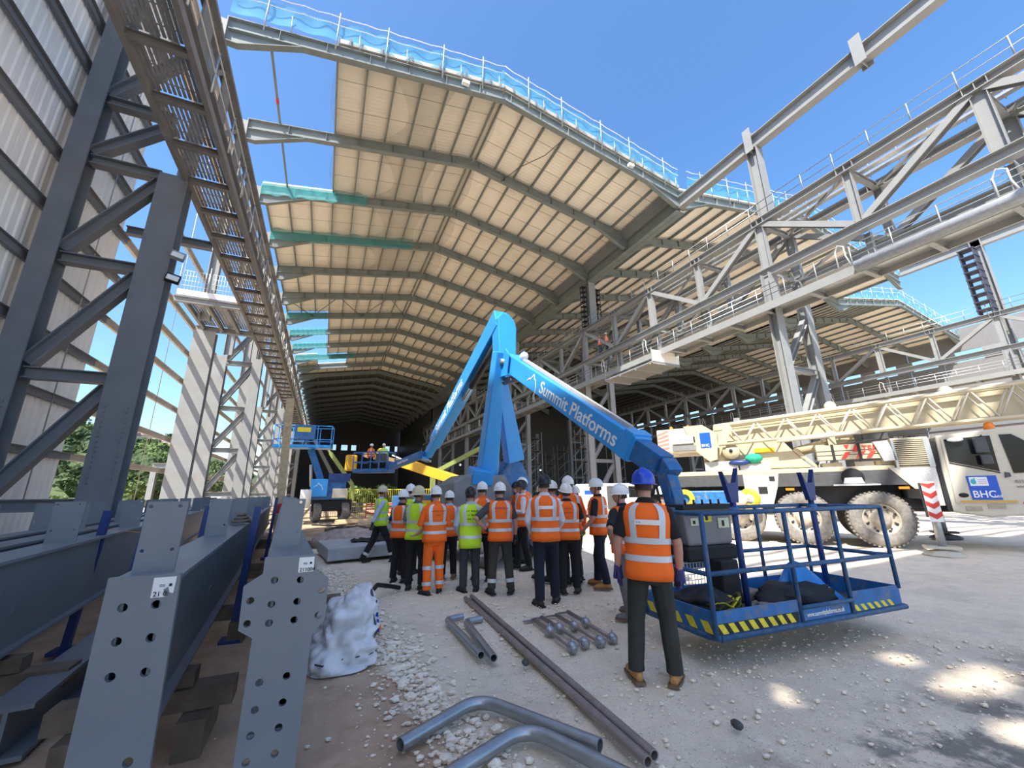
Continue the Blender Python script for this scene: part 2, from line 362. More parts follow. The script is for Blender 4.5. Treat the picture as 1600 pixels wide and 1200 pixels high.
# cross bracing rods under the sixth bay
for i in range(5):
    xa = XE+3*i; mb = MB(); s = 1 if i % 2 else 0
    mb.tube([(xa, FY(6+s), zb(xa)+.3), (xa+3, FY(7-s), zb(xa+3)+.3)], .06, 5); mb.build('brace_rod', M_RAFT, ceil)
# --- valley beams between the frames
for k in range(1, 16):
    t = thing('valley_beam', (XV, FY(k), 23.2), 'deep grey valley beam between the halls, %s from the open roof edge' % ORD[k-1], 'beam', 'valley beams')
    mb = MB(); mb.bar((XV, FY(k), 23.5), (XV, FY(k+1), 23.5), .06, 1.5); mb.build('web', M_RAFT, t)
    mb = MB(); mb.bar((XV, FY(k), 22.8), (XV, FY(k+1), 22.8), .9, .06); mb.build('bottom_flange', M_RAFT, t)
    mb = MB(); mb.prism([(-.8, 1.15), (-.35, .35), (.35, .35), (.8, 1.15), (.77, 1.18), (.33, .39), (-.33, .39), (-.77, 1.18)], (1, 0, 0), (0, 0, 1), (XV, FY(k), 23.6), (0, BAY, 0)); mb.build('gutter', M_STEELD, t)
# --- open-air tie beam to the roof behind the camera, with posts off the crane girder
t = thing('tie_beam', (XV, 12.9, 23), 'long pale grey steel beam against the sky joining the roof valley', 'beam')
mb = MB(); mb.ibeam((XV, -5.6, 23.5), (XV, 19.0, 23.5), .55, .95, t=.05); mb.build('beam', M_STEEL, t)
for y in (12.9, 6.75, .6):
    mb = MB(); mb.ibeam((XV-.1, y, 22.75), (XV-.1, y, 24.5), .5, .75, (1, 0, 0), t=.04); mb.build('splice_stub', M_STEEL, t)
t = thing('roof_post', (XV, 13.1, 17.4), 'upright grey post from crane girder to the open-air tie beam', 'post')
mb = MB(); mb.ibeam((XV, 12.9, 17.4), (XV, 12.9, 23.0), .6, .7, (0, 1, 0), t=.05); mb.build('shaft', M_STEEL, t)
mb = MB(); mb.box((XV, 12.9, 17.45), (1.0, 1.0, .08)); mb.build('base_plate', M_STEEL, t)
for j, y in enumerate((31.4, 49.9, 68.4)):
    t = thing('roof_post', (XV, y, 17.4), 'grey post under the roof valley, %s inside the hall' % ORD[j], 'post', 'posts under the valley')
    mb = MB(); mb.ibeam((XV, y, 17.4), (XV, y, 23.0), .8, .8, (0, 1, 0), t=.05); mb.build('shaft', M_STEEL, t)
    if j == 0:
        for s in (-.85, .85):
            mb = MB()
            for a in (-.22, .22):
                for b in (-.22, .22): mb.bar((XV+s+a, y+b, 17.6), (XV+s+a, y+b, 22.3), .05, .05)
            for i in range(9): mb.box((XV+s, y, 17.8+i*.55), (.5, .5, .05))
            mb.build('ladder_cage', M_BLACK, t)
# --- lattice column, legs at x0 (outer) and x1, standing at y
def lattice(name, x0, x1, y, ztop, label, m, levels, w0=.45, w1=.65, dep=.55, group=None, lights=False, ztop0=None):
    t = thing(name, ((x0+x1)/2, y, 0), label, 'column', group)
    for x, w, zt in ((x0, w0, ztop0 or ztop), (x1, w1, ztop)):
        mb = MB()
        mb.ibeam((x, y, -.05), (x, y, zt), w, dep, (0, 1, 0), t=.05)
        leg = mb.build('leg', m, t)
        mb = MB(); mb.box((x, y, .03), (w+.3, dep+.3, .08)); mb.build('foot_plate', m, leg)
        if label.find('nearest') >= 0:
            mb = MB()
            for i in range(16):
                for dx in (-.16, .16): mb.lathe([(0, -.035), (.025, -.035), (.025, 0)], (x+dx*w/.5, y-dep/2-.002, 2.0+i*.13), (0, 1, 0), 6, False)
            sp = mb.build('bolt_rows', m, leg, kind='stuff')
    xi, xo = x0+w0/2, x1-w1/2
    for i in range(len(levels)-1):
        a, b = levels[i], levels[i+1]
        mb = MB(); mb.ibeam((xi, y, a), (xo, y, a), .3, .3, t=.03); mb.build('brace', m, t)
        mb = MB(); mb.ibeam((xi, y, a+.25), (xo, y, b-.25), .3, .32, t=.03); mb.build('diagonal', m, t)
    return t
LV = [1.5, 4.75, 8.05, 11.3]
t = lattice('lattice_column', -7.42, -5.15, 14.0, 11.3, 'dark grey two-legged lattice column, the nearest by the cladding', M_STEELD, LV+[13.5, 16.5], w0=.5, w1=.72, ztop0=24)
for j, (z, dz) in enumerate(((8.6, 0), (7.85, .05))):
    mb = MB(); mb.box((-4.62, 13.75, z), (.34, .14, .26), M=Matrix.Rotation(math.radians(-25), 3, 'X') @ Matrix.Rotation(.3, 3, 'Z')); f = mb.build('floodlight', M_BLACK if j else M_GALV, t, 'small floodlight bolted to the leg')
    mb = MB(); mb.box((-4.60, 13.67, z-.01), (.28, .02, .2), M=Matrix.Rotation(math.radians(-25), 3, 'X') @ Matrix.Rotation(.3, 3, 'Z')); mb.build('lens', M_WHITE, f)
LV2 = [1.8, 4.6, 7.4, 10.6]
for j, y in enumerate((32.3, 50.6, 68.9, 87.2)):
    lattice('lattice_column', -7.3, -5.1, y, 11.0, 'sunlit pale grey lattice column on the open wall, %s from the platform' % ORD[j], M_STEEL, LV2+[13.5], w0=.8, w1=.6, group='open wall lattice columns')
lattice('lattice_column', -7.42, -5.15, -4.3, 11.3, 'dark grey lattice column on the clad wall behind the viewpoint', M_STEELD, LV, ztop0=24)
for j, (y, w) in enumerate(((27.2, 1.05), (41.5, .9), (59.8, .9), (78, .9))):
    t = thing('wall_column', (-7.1, y, 0), 'broad sunlit wall column with diagonal shadow bands, %s beyond the cladding' % ORD[j], 'column', 'wall columns')
    mb = MB(); mb.ibeam((-7.6+w/2, y, -.05), (-7.6+w/2, y, 10.9 if j == 0 else 24), w, .5, (0, 1, 0), t=.05); mb.build('shaft', M_STEEL, t)
    mb = MB(); mb.box((-7.6+w/2, y, .03), (w+.3, .8, .08)); mb.build('foot_plate', M_STEEL, t)
# upper left columns carrying the roof frames
for k in range(1, 14):
    t = thing('eaves_post', (-6.5, FY(k), 11), 'grey upper column under the eaves, %s from the open roof edge' % ORD[k-1], 'post', 'eaves posts')
    mb = MB(); mb.ibeam((-6.75, FY(k), 10.9), (-6.75, FY(k), 24.6), .4, .5, (1, 0, 0), t=.04); mb.build('shaft', M_STEEL, t)
# --- left wall: corrugated cladding sheets and sheeting rails
wl = thing('wall_left', (-7.95, 0, 0), 'white corrugated cladding wall on grey rails', None, kind='structure')
RZ = [3.0+1.65*i for i in range(14)]
def clad(y0, y1, z0, z1, par, x=-8.0, name='cladding_panel', m=M_CLAD, amp=.035, per=.30):
    pf = []; y = y0
    while y < y1-.01:
        for dy, dx in ((0, 0), (.16, 0), (.19, amp), (.27, amp)):
            if y+dy < y1: pf.append((x-dx, y+dy))
        y += per
    pf.append((x, y1)); n = len(pf)
    mb = MB(); vs = [(a, b, z0) for a, b in pf]+[(a, b, z1) for a, b in pf]
    mb.add(vs, [(i, i+1, n+i+1, n+i) for i in range(n-1)]); return mb.build(name, m, par)
ZR = [-.02, 1.35]+RZ
for i in range(len(ZR)-1):
    for a, b in ((-5.6, .6), (.6, 6.9), (6.9, 12.8), (12.8, 18.4)):
        if b < 5 and ZR[i] < 0: pass
        clad(a, b, ZR[i], ZR[i+1]+.06, wl, x=-8.0-.004*(i % 2))
for i in range(14):
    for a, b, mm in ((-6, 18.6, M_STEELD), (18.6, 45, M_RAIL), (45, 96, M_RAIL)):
        if a > 18 and i > 5 and i % 2 == 0: continue
        mb = MB(); z = RZ[i]; x = -7.86
        mb.bar((x, a, z), (x, b, z), .02, .22); mb.bar((x+.05, a, z+.1), (x+.05, b, z+.1), .1, .02); mb.bar((x-.05, a, z-.1), (x-.05, b, z-.1), .1, .02)
        mb.build('sheeting_rail', mm, wl)
mb = MB(); mb.bar((-7.86, 18.6, 1.4), (-7.86, 96, 1.4), .02, .22); mb.build('sheeting_rail', M_RAIL, wl)
for y in (10.4, 16.8, 21.8, 24.6, 29.6, 36.5, 46, 55, 64):
    mb = MB(); mb.tube([(-7.84, y, 1.4), (-7.84, y, 24)], .018, 5); mb.build('sag_rod', M_GALV, wl)
# cladding behind the camera and far down the hall
mb = MB()
HOLES = []     # unseen holes, slanted and shaped to throw light patches on the yard
for z0, z1, yg, hw in ((20.1, 21.1, 2.62, .16), (23.2, 23.9, 2.62, .10), (22.5, 24.9, 2.08, .17), (21.6, 22.6, 1.55, .14)):
    n = 8
    for q in range(n):
        za = z0+(z1-z0)*q/n; e = hw*math.sqrt(max(.15, 1-(2*(q+.5)/n-1)**2)); yc = yg-(za+.5*(z1-z0)/n)*.4398; HOLES.append((round(yc-e, 3), round(yc+e, 3), za, za+(z1-z0)/n))
ys = sorted({-14, -5.6}.union(*[{h[0], h[1]} for h in HOLES]))
for a, b in zip(ys, ys[1:]):
    z = 0
    for h in sorted((h for h in HOLES if h[0] <= a and h[1] >= b), key=lambda q: q[2]):
        if h[2] > z+1e-4: mb.bb(-8.06, -8.0, a, b, z, h[2])
        z = h[3]
    mb.bb(-8.06, -8.0, a, b, z, 24.9)
mb.bb(-8.06, -8.0, 84, 150, 0, 25); mb.build('far_sheeting', M_CLAD, wl)
# unseen sheeted roof behind the camera, sized to cast the foreground shade
rb = thing('ceiling', (0, -20, 24), 'unseen sheeted roof behind the viewpoint, casts the foreground shade', None, kind='structure')
f = lambda x, r, za=26.6: za-.18*abs(x-r)+1.05
def slab(x0, x1, y0, y1, r, za=26.6):
    vs = [(x0, y0, f(x0, r, za)), (x1, y0, f(x1, r, za)), (x1, y1, f(x1, r, za)), (x0, y1, f(x0, r, za))]; vs += [(a, b, c+.12) for a, b, c in vs]
    MB().add(vs, [(3, 2, 1, 0), (4, 5, 6, 7), (0, 1, 5, 4), (1, 2, 6, 5), (2, 3, 7, 6), (3, 0, 4, 7)]).build('roof_panel', M_ROOF, rb)
slab(-5.0, XR, -11.8, -5.6, XR); slab(XR, XV, -11.8, -5.6, XR)
slab(-8.1, -5.0, -11.8, -5.6, XR)
for k in (-3, -4): roof_frame(k, XE, XR, XV, 'rafter frame of the roof behind the viewpoint, %s back' % ORD[-k], False)
for y, za in ((-4.9, 0), (-4.1, .1), (-3.2, 0)):   # bare edge tubes of the unfinished bay
    mb = MB(); mb.tube([(XE, y, 24.4), (XR, y, 27.2), (XV, y, 24.4)], .16, 6); mb.build('edge_tube', M_GALV, rb)
# --- end gable and far right wall
wb = thing('wall_back', (8, 150, 0), 'dark far gable wall with small bright windows', None, kind='structure')
WIN = [(1.4, 2.6), (4.2, 6.2), (7.4, 9.0), (18.6, 20.2), (22, 22.9)]
mb = MB(); x = -8
for a, b in WIN+[(57, 57)]:
    mb.bb(x, a, 150, 150.3, 0, 28); 
    if b > a: mb.bb(a, b, 150, 150.3, 0, 16.3); mb.bb(a, b, 150, 150.3, 18.2, 28)
    x = b
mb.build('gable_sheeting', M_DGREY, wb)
for n, (a, b) in enumerate(WIN):
    w = MB().bb(a, b, 150.1, 150.16, 16.3, 18.2).build('window_%d' % (n+1), mat('clear_window_glass', (.8, .85, .9), .1, alpha=.25), wb)
    MB().bb(a-.08, b+.08, 149.95, 150.05, 16.2, 16.35).build('window_sill', M_STEEL, w)
wr = thing('wall_right', (90, 60, 0), 'grey clad far wall with strip openings', None, kind='structure')
for z0, z1 in ((0, 20.6), (22.3, 26)):
    for j in range(5): MB().bb(90, 90.2, 5+j*27, 32+j*27-.1, z0, z1).build('wall_sheet', mat('grey_wall_sheet', (.20, .20, .205), .8), wr)
for j in range(26): MB().bb(89.9, 90.1, 5+j*5.3, 7.2+j*5.3, 20.6, 22.3).build('mullion', M_STEEL, wr)
for z in (3, 5.5, 8, 10.5):
    MB().bar((89.85, 5, z), (89.85, 140, z), .05, .3).build('sheeting_rail', M_STEELD, wr)
# ================================================================ CRANE GIRDERS AND WALKWAYS
# --- left walkway under the left crane girder
t = thing('overhead_walkway', (-4.2, 14, 11.2), 'long grey overhead walkway with open grating running down the left wall', 'walkway')
YA, YB = -5, 96
for x in (-4.85, -3.62):
    MB().bar((x, YA, 11.3), (x, YB, 11.3), .12, .24).build('edge_beam', M_WALK, t)
gm = None; cm = None
for i in range(66):
    y = YA+.4+i*1.53
    if cm is None:
        cm = MB(); cm.ibeam((-4.8, 0, 11.28), (-3.66, 0, 11.28), .14, .18, t=.02); cm = cm.mesh('cross_beam', Matrix.Translation((4.2, -14, -11.2))); cm.materials.append(M_WALK)
        gm = MB()
        for j in range(11): gm.bar((-4.74+j*.102, .1, 11.42), (-4.74+j*.102, 1.45, 11.42), .062, .03)
        for j in range(3): gm.bar((-4.78, .3+j*.45, 11.44), (-3.68, .3+j*.45, 11.44), .02, .02)
        gm = gm.mesh('grating_panel', Matrix.Translation((4.2, -14, -11.2))); gm.materials.append(M_GRATE)
    for me, n in ((cm, 'cross_beam'), (gm, 'grating_panel')):
        o = bpy.data.objects.new(n, me); COL.objects.link(o); o.parent = t; o.location = (0, y, 0)
pm = MB(); pm.tube([(-3.45, 0, 11.25), (-3.45, 0, 12.5)], .03, 6); pm = pm.mesh('rail_post', Matrix.Translation((4.2, -14, -11.2))); pm.materials.append(M_GALV)
for i in range(50):
    o = bpy.data.objects.new('rail_post', pm); COL.objects.link(o); o.parent = t; o.location = (0, -4+i*2.0, 0)
for z in (11.85, 12.45): MB().tube([(-3.45, YA, z), (-3.45, YB, z)], .022, 6).build('handrail', M_RAIL, t)
t = thing('crane_girder', (-3.9, 14, 12), 'deep grey crane girder with cut-out web above the left walkway', 'girder')
MB().bar((-3.72, YA, 13.45), (-3.72, YB, 13.45), .34, .12).build('top_flange', M_WALK, t)
MB().bar((-3.72, YA, 11.75), (-3.72, YB, 11.75), .34, .1).build('bottom_flange', M_WALK, t)
wm = MB()
wm.bar((-3.72, .35, 11.8), (-3.72, .35, 13.4), .05, .7, (0, 1, 0)); wm.bar((-3.72, .7, 11.85), (-3.72, 2.0, 13.35), .1, .12)
wm = wm.mesh('web_plate', Matrix.Translation((3.9, -14, -12))); wm.materials.append(M_WALK)
for i in range(49):
    o = bpy.data.objects.new('web_plate', wm); COL.objects.link(o); o.parent = t; o.location = (0, YA+i*2.05, 0)
# --- side platform between the walkway and the first wall column
t = thing('side_platform', (-5.9, 25.2, 11.2), 'sunlit side platform with grating deck and white mesh barriers', 'platform')
for y in (23.2, 27.2): MB().ibeam((-7.6, y, 11.1), (-4.8, y, 11.1), .2, .3, t=.03).build('edge_beam', M_STEEL, t)
for x in (-7.2, -6.3, -5.5): MB().ibeam((x, 23.2, 11.12), (x, 27.2, 11.12), .14, .24, t=.02).build('joist', M_STEEL, t)
for x in (-7.0, -6.1, -5.3):
    mb = MB()
    for j in range(6): mb.bar((x-.32+j*.13, 23.3, 11.3), (x-.32+j*.13, 27.1, 11.3), .1, .03)
    mb.build('grating_panel', M_GALV, t)
MB().bb(-7.5, -4.9, 23.1, 23.2, 11.3, 11.6).build('toe_board', M_WHITE, t)
for x in (-7.5, -6.3, -5.1):
    MB().tube([(x, 23.15, 11.3), (x, 23.15, 13.0)], .03, 6).build('rail_post', M_GALV, t)
for j in range(2):
    mb = MB(); x0 = -7.4+j*1.2
    for i in range(9): mb.tube([(x0+i*.13, 23.2, 11.6), (x0+i*.13, 23.2, 12.7)], .008, 4)
    for i in range(5): mb.tube([(x0, 23.2, 11.6+i*.27), (x0+1.05, 23.2, 11.6+i*.27)], .008, 4)
    mb.build('mesh_barrier', M_WHITE, t)
MB().ibeam((-4.9, 17.5, 11.15), (-4.9-2.6, 17.5, 11.15), .25, .3, t=.03).build('tie_bracket', M_STEELD, t)
# --- lattice crane girder, one bay
def girder_bay(x, y0, label, rail=True, group='lattice crane girders'):
    t = thing('lattice_girder', (x, y0, 13.6), label, 'girder', group)
    B = 18.5; P = B/4
    MB().ibeam((x, y0, 17.2), (x, y0+B, 17.2), .5, .44, t=.04).build('upper_chord', M_STEEL, t)
    MB().ibeam((x, y0, 13.85), (x, y0+B, 13.85), .45, .5, t=.04).build('lower_chord', M_STEEL, t)
    for i in range(4):
        MB().ibeam((x, y0+P*i, 14.1), (x, y0+P*i, 17.0), .3, .5 if i % 2 == 0 else .36, (0, 1, 0), t=.03).build('vertical', M_STEEL, t)
        a, b = (17.0, 14.1) if i % 2 == 0 else (14.1, 17.0)
        MB().ibeam((x, y0+P*i+.2, a), (x, y0+P*(i+1)-.2, b), .3, .34, (1, 0, 0), t=.03).build('diagonal', M_STEEL, t)
        for q in (-.35, 0, .35):
            MB().bb(x-.23, x+.23, y0+P*i+q-.012, y0+P*i+q+.012, 17.03, 17.38).build('stiffener', M_STEEL, t)
    if rail:
        for i in range(12): MB().tube([(x-.15, y0+.4+i*1.54, 17.42), (x-.15, y0+.4+i*1.54, 18.42)], .03, 5).build('rail_post', M_GALV, t)
        for z in (17.9, 18.4): MB().tube([(x-.15, y0, z), (x-.15, y0+B, z)], .024, 5).build('handrail', M_GALV, t)
    return t
names = ['beside the open yard', 'carrying the main column', 'where the shade begins', 'deep in the shade', 'near the far end', 'last before the gable']
g0 = girder_bay(22.5, -5.6, 'pale grey lattice crane girder bay of the front row, '+names[0])
for j in range(1, 6): dup(g0, off=(0, 18.5*j, 0), label='pale grey lattice crane girder bay of the front row, '+names[j])
g1 = girder_bay(25.4, -5.6, 'lattice crane girder bay of the second row, '+names[0], rail=False)
for j in range(1, 4): dup(g1, off=(0, 18.5*j, 0), label='lattice crane girder bay of the second row, '+names[j])
g2 = girder_bay(56.0, -5.6, 'distant lattice crane girder bay on the far column line, '+names[0])
for j in range(1, 5): dup(g2, off=(0, 18.5*j, 0), label='distant lattice crane girder bay on the far column line, '+names[j])
# lacing between the two front girders
t = thing('girder_lacing', (24, 12.9, 17), 'horizontal steel lacing and cable trays between the paired crane girders', 'bracing')
for i in range(16):
    y = -5.6+i*4.625
    MB().ibeam((22.7, y, 17.1), (25.2, y, 17.1), .25, .28, t=.03).build('cross_beam', M_STEEL, t)
    MB().bar((22.7, y, 17.1), (25.2, y+4.6, 17.1), .14, .14).build('diagonal', M_STEEL, t)
    MB().bar((22.7, y, 13.85), (25.2, y+4.6*(1 if i % 2 else 0), 13.85), .14, .14).build('diagonal', M_STEEL, t)
for x, z in ((23.3, 17.5), (23.8, 17.45), (24.5, 17.55)):
    for i in range(4): MB().bar((x, -5.6+18.5*i, z), (x, -5.7+18.5*(i+1), z), .3, .12).build('cable_tray', M_GALV, t)
for i in range(46):
    MB().tube([(24.8, -5+i*1.2, 17.5), (24.8, -5+i*1.2, 18.5)], .025, 5).build('rail_post', M_GALV, t)
for z in (18.0, 18.5): MB().tube([(24.8, -5.6, z), (24.8, 50, z)], .022, 5).build('handrail', M_GALV, t)
# --- service walkway hung below the front girder, one bay
def walkway_bay(x, y0, label, x2=None):
    t = thing('service_walkway', (x, y0, 11.2), label, 'walkway', 'service walkways'); B = 18.5; x2 = x2 or x+1.45
    MB().bar((x, y0, 11.42), (x, y0+B, 11.42), .06, .44).build('fascia', M_STEEL, t)
    MB().bar((x2, y0, 11.38), (x2, y0+B, 11.38), .1, .3).build('inner_beam', M_STEEL, t)
    for i in range(8):
        y = y0+i*B/8
        MB().bb(x, x2, y+.08, y+B/8-.08, 11.5, 11.54).build('deck_plate', M_GALV, t)
        MB().ibeam((x, y, 11.33), (x2, y, 11.33), .2, .28, t=.02).build('bracket', M_STEEL, t)
    for i in range(12):
        y = y0+.3+i*1.54
        MB().tube([(x, y, 11.5), (x, y, 12.65)], .03, 6).build('rail_post', M_GALV, t)
    for z in (12.05, 12.35, 12.63): MB().tube([(x, y0, z), (x, y0+B, z)], .024, 6).build('handrail', M_GALV, t)
    for i in range(4):
        MB().ibeam((x2, y0+i*B/4, 11.5), (x2, y0+i*B/4, 13.6), .24, .26, (0, 1, 0), t=.02).build('hanger', M_STEEL, t)
    for i in (3, 5):
        yy = y0+i*2.6+1.2
        mb = MB(); mb.tube([(x-.05, yy, 11.7), (x-.12, yy+.1, 12.2), (x-.12, yy+.1, 12.7), (x-.05, yy+.35, 12.9), (x-.05, yy+.5, 12.6), (x-.05, yy+.5, 11.8)], .03, 6); mb.build('gate_hoop', M_WHITE, t)
    return t
w0 = walkway_bay(21.45, -5.6, 'pale grey service walkway with handrails hung below the crane girder, '+names[0])
for j in range(1, 6): dup(w0, off=(0, 18.5*j, 0), label='pale grey service walkway with handrails hung below the crane girder, '+names[j])
t = thing('round_duct', (21.35, 4, 11.4), 'smooth grey round duct along the nearest walkway edge', 'duct')
MB().tube([(21.3, -5.6, 11.45), (21.3, 8.4, 11.45)], .26, 14).build('duct', mat('blue_grey_duct', (.33, .36, .40), .5), t)
w1 = walkway_bay(55.0, -5.6, 'distant service walkway with handrails on the far column line, '+names[0])
for j in range(1, 4): dup(w1, off=(0, 18.5*j, 0), label='distant service walkway with handrails on the far column line, '+names[j])
for j, y in enumerate((12.9, 31.4, 49.9, 68.4, 86.9)):
    lattice('lattice_column', 22.35, 25.2, y, 13.7, 'pale lattice column under the front crane girder, '+names[j+1 if j < 5 else 5] if j else 'bright pale grey lattice column behind the mobile crane', M_STEEL, [.8, 4.4, 8.0, 11.4], w0=.6, w1=.55, dep=.5, group='lattice columns of the crane girder')
for j, y in enumerate((12.9, 31.4, 49.9)):
    lattice('lattice_column', 55.8, 58.6, y, 13.7, 'distant lattice column of the far girder line, '+names[j+1], M_STEEL, [.8, 5.0, 9.2, 13.2], w0=.6, w1=.55, dep=.5, group='far lattice columns')
t = thing('roof_post', (XV2, 12.9, 17.4), 'distant pale post with dark caged ladder above the far crane girder', 'post')
MB().ibeam((57.4, 12.9, 11.2), (57.4, 12.9, 25.5), .6, .8, (0, 1, 0), t=.05).build('shaft', M_STEEL, t)
MB().ibeam((57.4, -5, 25.2), (57.4, 19, 25.2), .5, .9, t=.05).build('tie_beam', M_STEEL, t)
mb = MB()
for a in (-.5, -.17, .17, .5):
    for b in (-.5, .5): mb.bar((56.1+a, 13.3+b, 17.5), (56.1+a, 13.3+b, 24.3), .09, .09)
for i in range(9): mb.box((56.1, 13.3, 17.9+i*.8), (1.15, 1.15, .08))
mb.build('ladder_cage', mat('dark_navy_steel', (.05, .055, .085), .5), t)
# landing box under the walkway
t = thing('hanging_landing', (21.5, 23.5, 10.5), 'hanging landing with mesh side panels below the service walkway', 'platform')
MB().bb(20.6, 23.2, 20.8, 26.2, 10.55, 10.65).build('deck', M_GALV, t)
for y in (20.8, 22.6, 24.4, 26.2): MB().bar((20.6, y, 10.5), (23.2, y, 10.5), .1, .12).build('joist', M_STEEL, t)
for p in ((20.6, 20.8), (20.6, 26.2), (23.2, 20.8), (23.2, 26.2)): MB().bar((p[0], p[1], 10.5), (p[0], p[1], 11.7), .07, .07).build('hanger', M_STEEL, t)
MB().bb(20.6, 23.2, 20.76, 20.8, 10.65, 11.5).build('side_panel', M_CLAD, t); MB().bar((20.6, 21, 10.5), (23.2, 26, 11.5), .06, .06).build('yellow_brace', M_YELS, t)
# --- nets along the open roof edge
def edge_net(xl, xr, xv, Y, label, za, x0=None):
    t = thing('debris_net', ((xl+xv)/2, Y, za), label, 'net')
    fz = lambda x: za-.18*abs(x-xr)+RD+.42
    for a, b in ((xl, xr), (xr, xv)):
        mb = MB(); n = 16
        mb.grid(lambda u, v: (a+(b-a)*u, Y-.25+.1*math.sin(v*3)+.05*math.sin(u*60), fz(a+(b-a)*u)-.2+v*(1.25+.18*abs(math.sin(u*n*.7)))), 60, 4)
        mb.build('net', M_NETB, t)
        for dz in (1.55, .95):
            pts = [(a+(b-a)*i/24, Y-.3, fz(a+(b-a)*i/24)+dz-.12*abs(math.sin(i*1.3))) for i in range(25)]
            MB().tube(pts, .025, 4).build('rope', M_WHITE, t)
    x = xl+1.5; i = 0
    while x < xv:
        MB().tube([(x, Y-.3, fz(x)-.9), (x+.05, Y-.32, fz(x)+1.75)], .04, 6).build('net_post', M_GALV, t)
        MB().tube([(x+1.2, Y-.3, fz(x+1.2)-.55), (x+1.15, Y-.36, fz(x+1.2)+.45)], .03, 5).build('clamp', M_GALV, t)
        x += 2.6 if i % 2 else 3.3; i += 1
    return t
edge_net(XE, XR, XV, FY(1), 'blue debris net with white posts along the main roof edge', 26.6)
edge_net(XV+1, XR2, XV2, FY(1), 'blue debris net with white posts along the second roof edge', 26.9)
edge_net(XV2+1, XR3, XV3, FY(2), 'blue debris net along the far third roof edge', 26.9)
# edge flashing strip and lamps on the first rafter
t = thing('edge_trim', (XR, FY(1), 26), 'pale sheet ends with clips along the main roof edge', 'trim')
for a, b in ((-1.6, XR), (XR, XV)):
    fz = lambda x: 26.6-.18*abs(x-XR)+RD+.3
    MB().bar((a, FY(1)-.12, fz(a)+.02), (b, FY(1)-.12, fz(b)+.02), .2, .3).build('sheet_end', M_RAIL, t)
x = -1.0
while x < 23:
    MB().bar((x, FY(1)-.28, fz(x)-.25), (x, FY(1)-.28, fz(x)+.3), .1, .06).build('clip', M_STEELD, t); x += 1.67
for i, x in enumerate((5.7, 18.6)):
    t = thing('roof_lamp', (x, 18.8, 25), 'small white lamp box on the first rafter, %s' % ('left of the ridge' if i == 0 else 'near the valley'), 'lamp')
    z = 26.6-.18*abs(x-XR)+.35; MB().box((x, FY(1)-.3, z), (.45, .25, .22)).build('housing', M_WHITE, t); MB().box((x, FY(1)-.2, z+.12), (.1, .3, .06)).build('bracket', M_STEEL, t)
# teal nets gathered on the rafters
for k, xa, xb in ((3, XE, 1), (4, XE, 6), (7, XE, -1.8), (8, XE, -1.8), (9, XE, -1.8), (10, XE, 3.0)):
    t = thing('gathered_net', (xa, FY(k), 24), 'teal safety net gathered along the rafter, %s frame from the roof edge' % ORD[k-1], 'net', 'teal nets on the rafters')
    MB().grid(lambda u, v: (xa+(xb-xa)*u, FY(k)-.28+.06*math.sin(u*50+v*3), zb(xa+(xb-xa)*u)-.2+v*1.15+.08*math.sin(u*37)), 40, 4).build('net', M_NET, t)
t = thing('sagging_net', (3, 22, 24), 'fine grey fall-arrest net sagging under the first roof bays', 'net')
for k in range(1, 5):
    MB().grid(lambda u, v: (-1.5+(9.5+k*.3)*u+.8*math.sin(v*3.14)*(1 if u > .5 else -1)*abs(u-.5), FY(k)+.25+5.6*v, zb(-1.5+9.5*u)+.55-.35*math.sin(v*3.14)), 12, 8).build('net_sheet', M_NETF, t)
    MB().grid(lambda u, v: (1.2+(3.8-2.2*math.sin(v*3.14)+.4*k)*u+1.6*math.sin(v*3.14), FY(k)+.25+5.6*v, zb(3+3*u)+.45-.4*math.sin(v*3.14)), 8, 8).build('net_fold', M_NETF, t)
MB().tube([(13.2, FY(1), zb(13.2)), (12.6, FY(1)+2, zb(12.6)-.1), (11.4, FY(1)+4, zb(11.4)-.15), (10.8, FY(2), zb(10.8))], .03, 5).build('rope', M_DGREY, t)
# ================================================================ FOREGROUND STEEL GIRDERS
from mathutils import noise as mnoise
def bool_cut(o, cutter):
    m = o.modifiers.new('cut', 'BOOLEAN'); c = bpy.data.objects.new('cutter', cutter); COL.objects.link(c)
    if o.parent: c.parent = o.parent
    m.object = c; m.solver = 'EXACT'; bpy.context.view_layer.update()
    me = bpy.data.meshes.new_from_object(o.evaluated_get(bpy.context.evaluated_depsgraph_get())); o.modifiers.clear(); o.data = me; bpy.data.objects.remove(c)
def plate_with_holes(name, poly, y, holes, r, parent, m):
    mb = MB(); mb.prism(poly, (1, 0, 0), (0, 0, 1), (0, y, 0), (0, .03, 0)); o = mb.build(name, m, parent, fix=True)
    cb = MB()
    for hx, hz in holes:
        cb.lathe([(0, -.1), (r, -.1), (r, .13), (0, .13)], (hx, y, hz), (0, 1, 0), 14, False)
    me = cb.mesh('cut', W[parent.name].inverted()); b = bmesh.new(); b.from_mesh(me); bmesh.ops.remove_doubles(b, verts=b.verts, dist=1e-5); bmesh.ops.recalc_face_normals(b, faces=b.faces); b.to_mesh(me); b.free()
    bool_cut(o, me); return o
